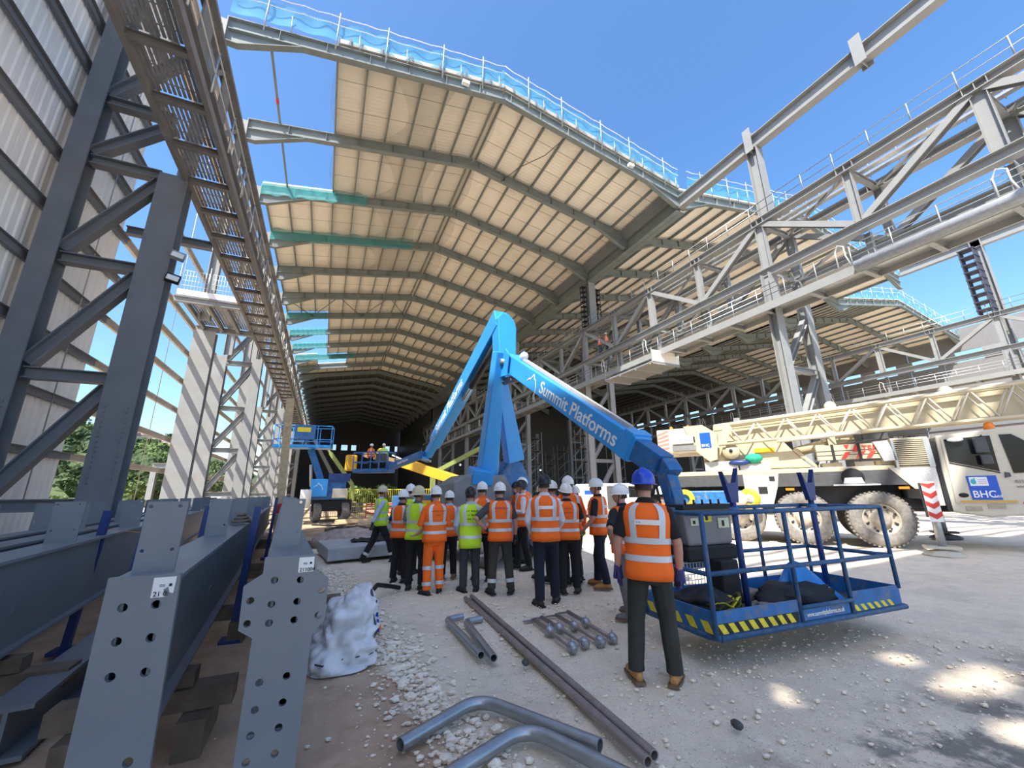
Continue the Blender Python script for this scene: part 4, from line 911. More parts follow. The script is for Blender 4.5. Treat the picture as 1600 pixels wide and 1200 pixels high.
# ---- lift B behind: second riser, elbow, boom going away with far basket
B = thing('boom_lift', (4.95, 11.6, 0), 'sky blue boom lift whose boom folds over and reaches away to the far basket', 'boom lift')
MB().box((5.2, 12.4, .75), (2.2, 3.0, .5), rz=-.3).build('chassis', M_BLUEB, B, bevel=.05)
for dx, dy in ((-1.0, -1.1), (1.0, -1.1), (-1.0, 1.1), (1.0, 1.1)):
    v = Matrix.Rotation(-.3, 3, 'Z') @ V((dx, dy, 0)); wheel(None, (5.2+v.x, 12.4+v.y, .5), Matrix.Rotation(-.3, 3, 'Z') @ V((1, 0, 0)), .5, .36, M_WHITE, B, False)
mb = MB(); mb.prism([(-.45, 0), (.5, 0), (.52, 1.0), (.3, 1.5), (-.15, 1.55), (-.45, .9)], (1, 0, 0), (0, 0, 1), (4.85, 10.6, 1.0), (0, 1.2, 0)); mb.build('turret', M_BLUEB, B, bevel=.05)
MB().box((4.78, 10.3, 2.62), (.42, .2, .22)).build('lamp_box', M_MGREY, B, bevel=.03)
MB().bar((4.72, 10.25, 2.5), (4.06, 9.68, 4.78), .5, .36, (0, 1, 0), .28, .26).build('riser', M_BLUE, B, bevel=.025)
MB().bar((4.50, 10.9, 2.2), (4.2, 10.35, 4.3), .08, .08, (0, 1, 0)).build('riser_link', M_GALV, B)
mb = MB(); mb.prism([(-.30, -.25), (.18, -.25), (.22, 1.2), (.15, 1.42), (-.02, 1.58), (-.22, 1.6), (-.36, 1.42), (-.34, 1.2)], (1, 0, 0), (0, 0, 1), (4.35, 9.62, 4.98), (.0, .5, 0)); mb.build('elbow', M_BLUE, B, bevel=.03)
MB().lathe([(0, -.05), (.1, -.05), (.1, .05), (0, .05)], (4.22, 9.6, 5.2), (0, 1, 0), 14).build('elbow_hole', M_DGREY, B)
G0, G1 = V((4.20, 9.95, 6.42)), V((4.10, 16.94, 3.72)); gv = (G1-G0).normalized(); _, s2, u2, _ = frame(G0, G1); sg = s2 if s2.x < 0 else -s2
gb = MB().bar(G0-gv*.15, G1, .42, .58, (0, 0, 1), .40, .52).build('main_boom', M_BLUE, B, bevel=.02)
gx = -gv
text('lettering', 'Summit Platforms', .50, tuple(G0.lerp(G1, .86)+sg*.213-u2*.16), gx, u2, M_WHITE, gb, sx=.98)
mountain('mountain_logo', G0.lerp(G1, .97)+sg*.205-u2*.1, gx, u2, .42, M_WHITE, gb)
MB().bar(G1-gv*.1, G1+gv*1.1, .3, .34).build('inner_boom', M_BLUE, B, bevel=.015)
MB().tube([G0+gv*.5-u2*.42, G0+gv*2.7-u2*.42], .11, 12).build('lift_cylinder', M_BLACK, B); MB().tube([G0+gv*2.7-u2*.42, G0+gv*3.6-u2*.36], .06, 10).build('cylinder_rod', M_GALV, B)
MB().bar(G0+gv*.1, G0+gv*.55-u2*.42, .06, .14).build('link', M_BLUE, B); MB().bar((4.32, 9.7, 6.0), G0+gv*.55-u2*.42, .06, .12).build('link', M_BLUE, B)
J0, J1 = V((3.8, 17.9, 3.3)), V((3.1, 22.0, 3.02))
MB().bar(J0, J1, .3, .3).build('jib', M_BLUEB, B, bevel=.02); MB().bar(J0+V((0, 0, -.15)), G1+gv*1.0-V((0, 0, .3)), .16, .18).build('knuckle', M_BLUE, B); MB().tube([J0-V((0, 0, .2)), G1+gv*.6-V((0, 0, .5))], .06, 8).build('cylinder_rod', M_GALV, B)
text('jib_lettering', 'Summit Platforms', .2, tuple(J1.lerp(J0, .35)+V((-.17, -.03, -.08))), J0-J1, (0, 0, 1), M_WHITE, B)
def small_basket(t, c, w, d, h, rz, m=M_BLUEB):
    Rz = Matrix.Rotation(rz, 3, 'Z'); P = lambda x, y, z: V(c)+Rz @ V((x, y, z))
    MB().box(P(0, 0, .04), (w, d, .08), rz=rz).build('basket_floor', m, t)
    for x0, y0, x1, y1 in ((-w/2, -d/2, w/2, -d/2), (-w/2, d/2, w/2, d/2), (-w/2, -d/2, -w/2, d/2), (w/2, -d/2, w/2, d/2)):
        for z in (.12, .55, h): MB().bar(P(x0, y0, z), P(x1, y1, z), .05, .05 if z > .2 else .16).build('rail', m, t)
    for i in range(5):
        for y in (-d/2, d/2): x = -w/2+w*i/4; MB().bar(P(x, y, .08), P(x, y, h), .05, .05).build('upright', m, t)
    return P
P = small_basket(B, (2.35, 22.9, 2.75), 1.9, .9, 1.05, -.55)
MB().box(P(.5, -.3, .75), (.5, .3, .45), rz=-.55).build('control_box', M_DGREY, B)
# ---- lift C by the open wall
Cc = thing('boom_lift', (.2, 30.9, 0), 'dark blue boom lift with raised basket standing by the sunlit columns', 'boom lift')
MB().box((.6, 31.2, 1.0), (2.4, 3.2, .7)).build('chassis', M_BLACK, Cc, bevel=.05)
for i, (x, y) in enumerate(((1.35, 29.9), (-.3, 29.9), (1.6, 32.4), (-.3, 32.4))): wheel(None, (x, y, .62), (1, .25, 0), .62, .45, M_DGREY, Cc, i == 0)
MB().box((.35, 30.3, 2.0), (2.0, 2.0, 1.3)).build('turret', M_BLUEB, Cc, bevel=.08); MB().box((-.25, 29.2, 2.1), (1.0, .3, 1.1)).build('counterweight', M_BLUE, Cc, bevel=.05); MB().box((1.0, 29.2, 1.75), (.9, .3, .6)).build('engine_cover', M_CRM2, Cc, bevel=.04)
mountain('mountain_logo', (-.55, 29.04, 2.1), (1, 0, 0), (0, 0, 1), .5, M_WHITE, Cc)
MB().box((.9, 29.25, 2.75), (1.3, .2, .5)).build('panel', M_NAVY, Cc)
MB().bar((-.2, 30.3, 2.6), (-1.0, 30.5, 4.6), .42, .4, (0, 1, 0)).build('riser', M_BLUEB, Cc, bevel=.02); MB().tube([(-.75, 30.1, 2.2), (-.9, 30.1, 3.6)], .09, 8).build('cylinder', M_RAIL, Cc)
P = small_basket(Cc, (-1.45, 30.2, 4.65), 3.4, 1.2, 1.45, -.12, M_BLUE); MB().box(P(.1, -.62, 1.0), (1.25, .35, .95), rz=-.12).build('control_box', M_BLUEB, Cc, bevel=.05); MB().box(P(.05, -.81, 1.15), (.8, .02, .3), rz=-.12).build('warning_label', M_YELS, Cc)
MB().lathe([(0, 1.1), (.3, 1.1), (.32, 1.05), (.32, 0), (0, 0)], (-.95, 28.9, .9), n=14).build('white_tank', M_WHITE, Cc)
# ================================================================ YELLOW, LIME CRANES
t = thing('yellow_crane', (8.6, 26, 0), 'yellow machine with long boom behind the crowd', 'crane')
MB().box((9.0, 26.5, 1.2), (3.0, 3.6, .9), rz=.4).build('body', M_YEL, t, bevel=.08); MB().box((9.3, 25.4, 1.9), (1.6, 1.2, 1.5), rz=.4).build('cab', M_YEL, t, bevel=.06); MB().box((9.1, 24.75, 2.0), (1.0, .06, .9), rz=.4).build('cab_window', M_GLASS, t)
MB().bar((8.4, 26.3, 2.35), (5.0, 29.3, 3.75), .75, .62).build('boom', M_YEL, t, bevel=.03); MB().bar((5.2, 29.1, 3.65), (2.6, 32.2, 4.55), .4, .36).build('inner_boom', mat('brown_boom_paint', (.25, .17, .08), .5), t); MB().ell((3.6, 31.4, 4.55), (.3, .4, .42)).build('boom_head', M_YEL, t); MB().box((1.75, 33.6, 4.0), (.8, .5, 1.2), rz=.4).build('yellow_hood', M_YEL, t, bevel=.12)
for x, y in ((8.0, 25.4), (10.2, 25.2), (8.2, 28), (10.5, 27.6)): wheel(None, (x, y, .6), (.92, .39, 0), .6, .4, M_YEL, t, False)
MB().tube([(7.4, 26.9, 2.6), (4.2, 29.6, 4.3)], .05, 6).build('cable', M_WHITE, t)
for n, a, b, l in (('lime_boom', (.3, 44.3, 5.7), (2.6, 44, 2.6), 'slanting lime green boom standing left of the yellow crane'), ('lime_boom', (8.8, 36.5, 3.4), (12.6, 34.1, 5.6), 'pale lime boom rising to the right behind the risers')):
    t = thing(n, (b[0], b[1], 0), l, 'boom'); MB().bar(a, b, .34, .36).build('boom', M_LIME, t); e = a if a[2] < b[2] else b; MB().bar((e[0], e[1], 0), (e[0], e[1], e[2]), .4, .4, (0, 1, 0)).build('mast', M_LIME, t); MB().box((e[0], e[1], .5), (2.2, 1.6, .8)).build('base', M_DGREY, t)
    f = b if a[2] < b[2] else a; MB().bar(V(f), V(f)+(V(f)-V(e)).normalized()*.9, .22, .22).build('tip', M_RED if 'right' in l else M_LIME, t)
t = thing('blue_skip', (5.6, 30.4, 0), 'dark blue machine body low behind the crowd', 'machine')
MB().box((6.2, 30.5, .95), (3.2, 1.4, 1.2)).build('body', M_BLUEB, t, bevel=.08); MB().box((6.6, 29.78, .95), (1.0, .06, .5)).build('vent', M_YEL, t); MB().bb(4.6, 7.8, 29.7, 31.2, 0, .35).build('skid', M_BLACK, t)
# white van
t = thing('white_van', (17.2, 22.5, 0), 'white van parked behind the crowd', 'van')
mb = MB(); mb.prism([(-2.4, .35), (2.4, .35), (2.4, 1.1), (2.0, 1.25), (1.5, 2.0), (1.1, 2.15), (-2.4, 2.15)], (.8, -.6, 0), (0, 0, 1), (17.6, 22.6, 0), (1.1, 1.45, 0)); mb.build('body', M_WHITE, t, bevel=.06)
mb = MB(); mb.prism([(1.05, 1.25), (1.85, 1.25), (1.45, 1.95), (1.05, 1.98)], (.8, -.6, 0), (0, 0, 1), (17.59, 22.58, 0), (.01, .01, 0)); mb.build('window', M_GLASS, t)
mb = MB(); mb.prism([(-.35, .5), (.75, .5), (.75, 2.0), (-.35, 2.0)], (.8, -.6, 0), (0, 0, 1), (17.58, 22.57, 0), (.01, .01, 0)); mb.build('open_side_door', M_DGREY, t)
for s in (-1.5, 1.6): wheel(None, (17.6+.8*s+.05, 22.6-.6*s+.1, .34), (.6, .8, 0), .34, .22, M_GALV, t, False)
MB().box((17.6-.8*1.4, 22.6+.6*1.4-.03, 1.6), (.9, .02, .25), rz=-.6435).build('blue_lettering', M_SIGNB, t)
# ================================================================ MOBILE CRANE  (local frame: x towards the cab, y away from the viewer)
T = thing('mobile_crane', (14.68, 6.91, 0), 'cream mobile crane truck with folded lattice jib and two big dusty wheels', 'crane truck', rz=math.atan2(-.83, .557))
W[T.name] = Matrix.Identity(4)
def tb(x0, x1, y0, y1, z0, z1, name, m, par=None, bevel=0): return MB().bb(x0, x1, y0, y1, z0, z1).build(name, m, par or T, bevel=bevel)
def tp(poly, y, d, name, m, par=None, bevel=0): return MB().prism(poly, (1, 0, 0), (0, 0, 1), (0, y, 0), (0, d, 0)).build(name, m, par or T, bevel=bevel, fix=True)
tb(-5.7, 3.6, .75, 1.85, .95, 1.75, 'chassis_rail', M_DGREY); tb(-5.9, .78, .05, 2.6, 2.13, 2.28, 'deck', M_CREAM, bevel=.02)
tb(-5.4, -3.15, .06, .12, 1.76, 2.12, 'side_panel', M_DGREY); tb(-5.75, -5.4, .04, 2.5, 1.4, 2.13, 'rear_corner', M_CREAM)
tp([(-2.12, 2.13), (.62, 2.16), (1.05, 1.72), (-2.2, 1.72)], .02, .5, 'mudguard', M_DGREY); tp([(.62, 2.2), (.74, 2.2), (1.55, 1.15), (1.42, 1.15)], .0, .5, 'mudguard_stay', M_CRM2)
tp([(-3.15, 1.15), (-2.4, 1.15), (-2.2, 1.72), (-2.1, 2.13), (-3.15, 2.13)], .03, .06, 'chequer_panel', M_CHEQ); tb(-2.75, -2.5, .02, .04, 1.5, 1.72, 'panel_recess', M_BLACK); tb(-2.4, -2.25, .02, .04, 1.9, 2.05, 'panel_recess', M_BLACK)
tp([(.74, 2.2), (1.62, 2.2), (1.6, 1.15), (1.5, 1.15)], .02, .1, 'chequer_panel', M_CHEQ); tb(1.62, 1.72, .0, 2.5, 1.0, 2.9, 'rubber_bellows', M_BLACK)
tp([(-.45, 1.95), (-.05, 1.95), (.0, 1.78), (-.5, 1.78)], -.03, .05, 'lamp_cluster', M_WHITE); tb(-.75, .35, -.05, .0, 1.72, 1.76, 'white_bar', M_WHITE); MB().lathe([(0, -.01), (.28, -.01), (.28, .02)], (-.25, .0, 1.95), (0, 1, 0), 16).build('round_hole', M_BLACK, T)
for x in (.2, -1.64, -3.45, -5.0):
    for y in (.28, 2.35): wheel(None, (x, y, .76), (0, 1, 0), .78, .5, mat('dusty_rim', (.42, .38, .32), .7, .2, var=.2, scale=8), T, tread=(y < 1 and x > -3), name='wheel')
for x in (-1.95, .78): tb(x-.05, x+.18, .0, .03, 1.6, 1.67, 'side_marker', M_ORNG)
# carrier cab
tp([(1.65, 1.0), (2.4, .86), (3.4, .95), (4.4, 1.15), (4.45, 1.7), (4.2, 2.1), (3.65, 3.05), (3.2, 3.17), (1.78, 3.05)], .02, 2.5, 'cab_shell', M_CRM2, bevel=.04)
dr = tp([(1.82, 1.22), (2.95, 1.22), (2.9, 3.02), (1.86, 2.97)], -.012, .03, 'cab_door', M_CRM2)
tp([(1.92, 2.93), (2.82, 2.97), (2.8, 2.02), (1.90, 2.32)], -.022, .012, 'door_window', M_GLASS, dr); tp([(1.9, 2.30), (2.8, 2.0), (2.8, 1.97), (1.9, 2.27)], -.024, .014, 'window_trim', M_BLACK, dr)
tp([(3.0, 2.98), (3.22, 2.98), (3.62, 2.6), (3.95, 2.0), (3.05, 1.97)], .0, .025, 'front_quarter_window', M_GLASS)
tp([(3.66, 3.0), (4.18, 2.12), (4.2, 2.1), (3.7, 3.02)], .25, 2.0, 'windscreen', M_GLASS)
tb(1.9, 2.95, -.024, -.01, 1.24, 1.28, 'yellow_stripe', M_YEL, dr)
sg_ = tb(2.14, 2.70, -.026, -.012, 1.30, 1.92, 'door_sign', M_SIGNB, dr)
tb(2.18, 2.52, -.030, -.024, 1.66, 1.89, 'white_field', M_WHITE, sg_); MB().ell((2.25, -.031, 1.77), (.055, .005, .07)).build('hand_emblem', mat('teal_print', (.06, .45, .50), .5), sg_); MB().bb(2.27, 2.29, -.034, -.03, 1.80, 1.87).build('thumb_mark', mat('teal_print', (.06, .45, .50)), sg_)
for i in range(3): tb(2.34, 2.5, -.033, -.029, 1.72+i*.05, 1.73+i*.05, 'print_line', M_RED if i == 0 else M_SIGNB, sg_)
text('firm_name', 'BHC', .25, (2.17, -.032, 1.36), (1, 0, 0), (0, 0, 1), M_WHITE, sg_, sx=.9); text('firm_suffix', 'Ltd', .11, (2.56, -.032, 1.36), (1, 0, 0), (0, 0, 1), M_WHITE, sg_)
MB().ell((2.0, -.015, 1.42), (.1, .02, .06)).build('oval_grip', M_BLACK, dr); tp([(2.88, 2.0), (2.96, 1.98), (2.96, 1.88), (2.86, 1.86)], -.06, .06, 'door_handle', M_DGREY, dr)
for x0, x1, z in ((1.98, 2.28, 1.04), (2.4, 2.72, 1.10)): tb(x0, x1, .0, .04, z-.02, z+.09, 'step_well', mat('beige_step', (.40, .35, .25), .7))
text('cab_phone', '01555 8', .11, (3.02, -.002, 1.72), (1, 0, 0), (0, 0, 1), M_MGREY, T); text('cab_web', 'www.bhc', .10, (3.02, -.002, 1.60), (1, 0, 0), (0, 0, 1), M_MGREY, T)
tb(3.05, 3.35, -.006, .02, 1.18, 1.25, 'side_marker', M_ORNG)
MB().lathe([(.11, 0), (.11, .06), (.09, .17), (.04, .2), (0, .2)], (2.95, .25, 3.15), n=14).build('beacon', M_ORNG, T); MB().lathe([(.12, -.05), (.12, 0), (0, 0)], (2.95, .25, 3.15), n=14).build('beacon_base', M_BLACK, T)
mm = tb(2.42, 2.68, -.22, -.14, 2.5, 2.92, 'wing_mirror', M_DGREY, bevel=.03); MB().tube([(2.6, -.16, 2.9), (2.7, .05, 3.02)], .015, 6).build('mirror_arm', M_BLACK, mm); tb(2.48, 2.7, -.2, -.12, 2.2, 2.46, 'lower_mirror', M_DGREY, mm, bevel=.03); MB().ell((2.12, -.1, 2.9), (.17, .05, .06)).build('top_mirror', M_WHITE, mm)
MB().ell((2.2, .25, 2.6), (.13, .12, .16)).build('driver_headrest', M_DGREY, T)
# engine housing with slatted grille
tb(.80, 1.62, .03, 1.9, 2.2, 3.05, 'engine_housing', M_CREAM, bevel=.02); tb(.86, 1.5, .0, .03, 2.25, 2.98, 'grille_back', M_BLACK)
for i in range(13): tb(.86, 1.5, -.02, .025, 2.27+i*.055, 2.30+i*.055, 'grille_slat', mat('tan_slat', (.46, .40, .28), .6))
tb(1.5, 1.62, -.02, .02, 2.2, 3.0, 'grille_frame', M_GALV); tb(.80, .86, -.02, .02, 2.2, 3.0, 'grille_frame', M_GALV)
tp([(.40, 2.98), (.74, 3.0), (.86, 2.42), (.56, 2.4)], -.02, .3, 'chequer_locker', M_CHEQ)
for i in range(5): tb(1.0+.12*i, 1.1+.12*i, .5, .9, 3.05, 3.14, 'exhaust_part', M_DGREY)
# timber and sign crate
cr = tb(-1.0, .55, .05, .45, 2.5, 2.95, 'sign_crate', M_CREAM)
for i in range(2): tb(-1.0, .55, .04, .05, 2.63+.13*i, 2.645+.13*i, 'board_gap', M_BLACK, cr)
for x in (-.62, .02): tb(x, x+.07, .02, .06, 2.42, 2.97, 'lashing', M_BLACK, cr)
for x in (-.3, .05, .3): tp([(x-.12, 2.52), (x+.0, 2.52), (x+.14, 2.72), (x+.02, 2.72)], .036, .01, 'red_stripe', M_RED, cr)
tp([(-.30, 2.94), (-.16, 2.94), (-.24, 2.8)], .036, .01, 'red_stripe', M_RED, cr); tp([(-.12, 2.72), (.0, 2.72), (.1, 2.94), (-.02, 2.94)], .036, .01, 'red_stripe', M_RED, cr)
text('crate_lettering', 'TEREX', .22, (.12, .03, 2.74), (1, 0, 0), (0, 0, 1), M_RED, cr)
for i, (x, z) in enumerate(((-.9, 2.3), (-.1, 2.31), (.35, 2.32))): tb(x, x+.5, .2, .9, z-.02, z+.12, 'packer', M_CRM2 if i % 2 else M_CREAM)
# slewing superstructure, counterweight
tp([(-4.3, 2.32), (-1.15, 2.32), (-1.6, 2.9), (-1.9, 3.35), (-4.4, 3.35)], .5, 1.6, 'slew_platform', M_CREAM, bevel=.03); tb(-4.3, -3.25, .25, .5, 2.3, 2.62, 'chequer_locker', M_CHEQ); tb(-3.2, -2.3, .3, .5, 2.3, 2.5, 'chequer_step', M_CHEQ)
tp([(-1.6, 2.9), (-1.05, 2.3), (-.95, 2.3), (-1.5, 2.95)], .45, .08, 'stay', M_CREAM); MB().tube([(-1.5, .8, 2.85), (.1, .9, 3.25)], .16, 12).build('derrick_cylinder', M_CREAM, T)
cw = tb(-5.85, -4.4, .15, 2.4, 3.0, 3.9, 'counterweight', M_CRM2, bevel=.05)
tp([(-4.85, 3.95), (-4.2, 3.95), (-3.75, 3.6), (-3.85, 2.7), (-4.1, 2.62), (-4.5, 3.0)], .1, .35, 'counterweight_arm', M_CREAM, cw); tb(-5.3, -4.55, .05, .16, 3.3, 3.62, 'weight_box', M_CRM2, cw, bevel=.02); tb(-5.3, -4.5, .0, .16, 3.06, 3.24, 'step_tray', M_MGREY, cw); tb(-4.62, -4.5, .08, .16, 3.35, 3.55, 'recess', M_BLACK, cw)
for i in range(6): tp([(-5.82, 3.72-i*.13), (-5.42, 3.88-i*.16), (-5.42, 3.80-i*.16), (-5.82, 3.66-i*.13)], .138, .01, 'red_stripe', mat('faded_red', (.62, .22, .18), .6), cw)
tb(-4.33, -3.98, .085, .1, 3.12, 3.66, 'blue_sign', M_SIGNB, cw); text('sign_lettering', 'BHC', .13, (-4.3, .08, 3.16), (1, 0, 0), (0, 0, 1), M_WHITE, cw)
for x in (-5.35, -4.75): MB().lathe([(.07, 0), (.07, .08), (.03, .14), (0, .14)], (x, .5, 3.9), n=10).build('beacon', M_ORNG, cw)
MB().lathe([(0, -.1), (.27, -.1), (.27, .1), (0, .1)], (-3.4, .3, 2.95), (0, 1, 0), 20).build('winch_drum', M_CREAM, T); MB().lathe([(0, -.03), (.06, -.03), (.06, .02)], (-3.4, .19, 2.97), (0, 1, 0), 10).build('drum_hub', M_BLACK, T)
heapm = mat('green_cloth', (.02, .35, .22), .8); MB().ell((-2.75, .3, 2.68), (.28, .15, .16), 9, 6).build('green_cloth', heapm, T); MB().ell((-3.2, .25, 2.55), (.35, .12, .10), 9, 6).build('blue_sling', M_NAVY, T); tb(-2.7, -2.1, .48, .5, 2.85, 3.02, 'yellow_plate', M_YEL)
# telescopic boom
Q = lambda s, z: (s, z)
tp([(-4.0, 3.25), (6.8, 3.62), (6.8, 4.72), (-3.9, 4.02)], .75, .85, 'telescopic_boom', M_CREAM, bevel=.05); tp([(-3.9, 3.78), (6.8, 4.30), (6.8, 4.36), (-3.9, 3.83)], .73, .03, 'boom_ridge', M_CREAM)
tp([(-3.4, 3.9), (-3.0, 4.1), (-2.6, 4.1), (-2.4, 3.9)], .8, .5, 'boom_head', M_CREAM); tb(-3.2, -3.0, .8, 1.0, 4.05, 4.2, 'boom_sheave', M_GALV)
for s in (-.3, 2.5): MB().lathe([(0, -.1), (.16, -.1), (.16, .1), (0, .1)], (s, .95, 4.33+.04*s), (0, 1, 0), 12).build('roller', M_CRM2, T)
tb(-.6, -.4, .5, .8, 2.95, 3.45, 'boom_rest', M_CREAM); tb(.3, .9, .55, .8, 3.1, 3.3, 'hose_cluster', M_DGREY)
# folded lattice jib
jt = lambda s: 3.88+(s+3.2)*.0655; jb = lambda s: 3.20+(s+3.7)*.034
jb_ = None
for y in (.16, .56):
    MB().tube([(-3.3, y, jt(-3.3)), (6.4, y, jt(6.4))], .05, 8).build('jib_chord', M_CREAM, T); MB().tube([(-3.75, y, jb(-3.75)), (6.4, y, jb(6.4))], .05, 8).build('jib_chord', M_CREAM, T)
    n = 22
    for i in range(n):
        a, b = -3.4+i*.44, -3.4+(i+1)*.44
        MB().tube([(a, y, (jb if i % 2 else jt)(a)), (b, y, (jt if i % 2 else jb)(b))], .024, 6).build('jib_lacing', M_CRM2, T)
MB().tube([(-2.0, .12, 3.18), (.2, .12, 3.30)], .05, 8).build('jib_link', M_CRM2, T)
tp([(-3.85, 3.1), (-3.55, 3.1), (-3.2, 3.95), (-3.45, 3.95)], .14, .05, 'jib_end', M_CREAM)
# hook block under the rear
hb = tb(-5.1, -3.2, -.25, .1, 1.05, 1.62, 'hook_block_tray', M_BLUEB, bevel=.04)
for x in (-5.0, -3.05): MB().lathe([(.16, -.04), (.30, -.04), (.33, 0), (.30, .04), (.16, .04), (.16, -.04)], (x, -.3, 1.35), (.25, 1, 0), 18).build('yellow_cheek', mat('ochre_paint', (.50, .36, .03), .5, var=.2), hb)
MB().lathe([(0, -.1), (.24, -.1), (.24, .1), (0, .1)], (-3.35, -.3, 1.35), (0, 1, 0), 16).build('cable_reel', M_CRM2, hb)
# outriggers
for s, y, c, l in ((1.02, -1.24, 1, 'near'), (2.3, 3.6, 0, 'far')):
    o = MB().tube([(s, y, .12), (s, y, 1.3)], .085, 14).build('outrigger_leg', M_GALV, T)
    MB().tube([(s-.02, y, .9), (s-.02, y, 1.75)], .13, 12).build('leg_sleeve', M_DGREY, o)
    MB().lathe([(.10, .2), (.12, .14), (.30, .10), (.42, .03), (.42, 0), (0, 0)], (s, y, 0), n=8, smooth=False).build('ground_pad', M_CRM2 if c else M_DGREY, o); MB().bb(s-.33, s+.3, y-.2, y+.2, .16, .22).build('pad_plate', M_CRM2 if c else M_DGREY, o)
    tb(s-.12, s+.12, min(y, .8), max(y, .8), 1.35, 1.6, 'outrigger_beam', M_DGREY)
    if c:
        ch = tb(s-.13, s+.12, y-.17, y-.14, .8, 1.78, 'chevron_board', M_WHITE)
        for i in range(4): tp([(s-.13, .95+i*.25), (s, .86+i*.25), (s+.12, .95+i*.25), (s+.12, 1.06+i*.25 if i < 3 else 1.05+.7), (s, .98+i*.25), (s-.13, 1.06+i*.25 if i < 3 else 1.05+.7)], y-.178, .006, 'red_chevron', M_RED, ch)
# ================================================================ PEOPLE
def remesh(o, vs, sm=4):
    m = o.modifiers.new('remesh', 'REMESH'); m.mode = 'VOXEL'; m.voxel_size = vs; m.use_smooth_shade = True
    s = o.modifiers.new('smooth', 'SMOOTH'); s.iterations = sm; s.factor = .5
    return o
ARM = {  # right-side elbow, wrist, hand direction (x mirrored for the left)
 'down': ((.265, -.03, 1.15), (.275, .05, .90), (.0, .12, -1)),
 'akimbo': ((.44, -.12, 1.20), (.235, .03, 1.02), (-.55, .5, -.35)),
 'front': ((.27, .02, 1.16), (.06, .25, 1.16), (-1, .2, .05)),
 'back': ((.27, -.10, 1.15), (.08, -.17, .96), (-.9, -.1, -.3)),
 'low': ((.26, .02, 1.14), (.18, .22, .95), (-.4, .6, -.6)),
 'phone': ((.25, .08, 1.16), (.10, .30, 1.26), (-.4, .6, .5)),
 'swingf': ((.25, .10, 1.17), (.26, .30, .99), (0, .6, -.8)),
 'swingb': ((.26, -.17, 1.17), (.27, -.26, .93), (0, -.2, -1)),
}
def torso(z):   # half width, half depth, centre y of the trunk
    T_ = [(.80, .165, .125, -.01), (.90, .178, .128, -.01), (1.0, .170, .12, 0), (1.12, .168, .118, .005), (1.25, .185, .125, .005), (1.36, .197, .125, .0), (1.43, .190, .108, -.005), (1.475, .150, .088, -.012), (1.50, .095, .07, -.015), (1.53, .07, .06, -.012)]
    for a, b in zip(T_, T_[1:]):
        if z <= b[0]: f = max(0, (z-a[0])/(b[0]-a[0])); return [a[i]+(b[i]-a[i])*f for i in (1, 2, 3)]
    return T_[-1][1:]
def shell(z, th, off):
    a, b, y = torso(z); c, s = math.cos(th), math.sin(th); k = .8
    return V(((a+off)*abs(c)**k*(1 if c > 0 else -1), y+(b+off)*abs(s)**k*(1 if s > 0 else -1), z))
def smudge(par, x, z, y, w, h, m):
    """a row of small worn printed marks, too blurred to read"""
    rr = random.Random(int(abs(x)*999)+int(z*999)); mb = MB(); e = x+w
    while x < e:
        a = rr.uniform(.35, .75)*h; hh = h*rr.uniform(.55, 1)
        if rr.random() > .12: mb.bb(x, x+a*.62, y, y+.0015, z, z+hh); mb.bb(x+a*.3, x+a*.9, y, y+.0015, z+hh*.4, z+hh*.62)
        x += a*1.15
    return mb.build('printed_marks', m, par)
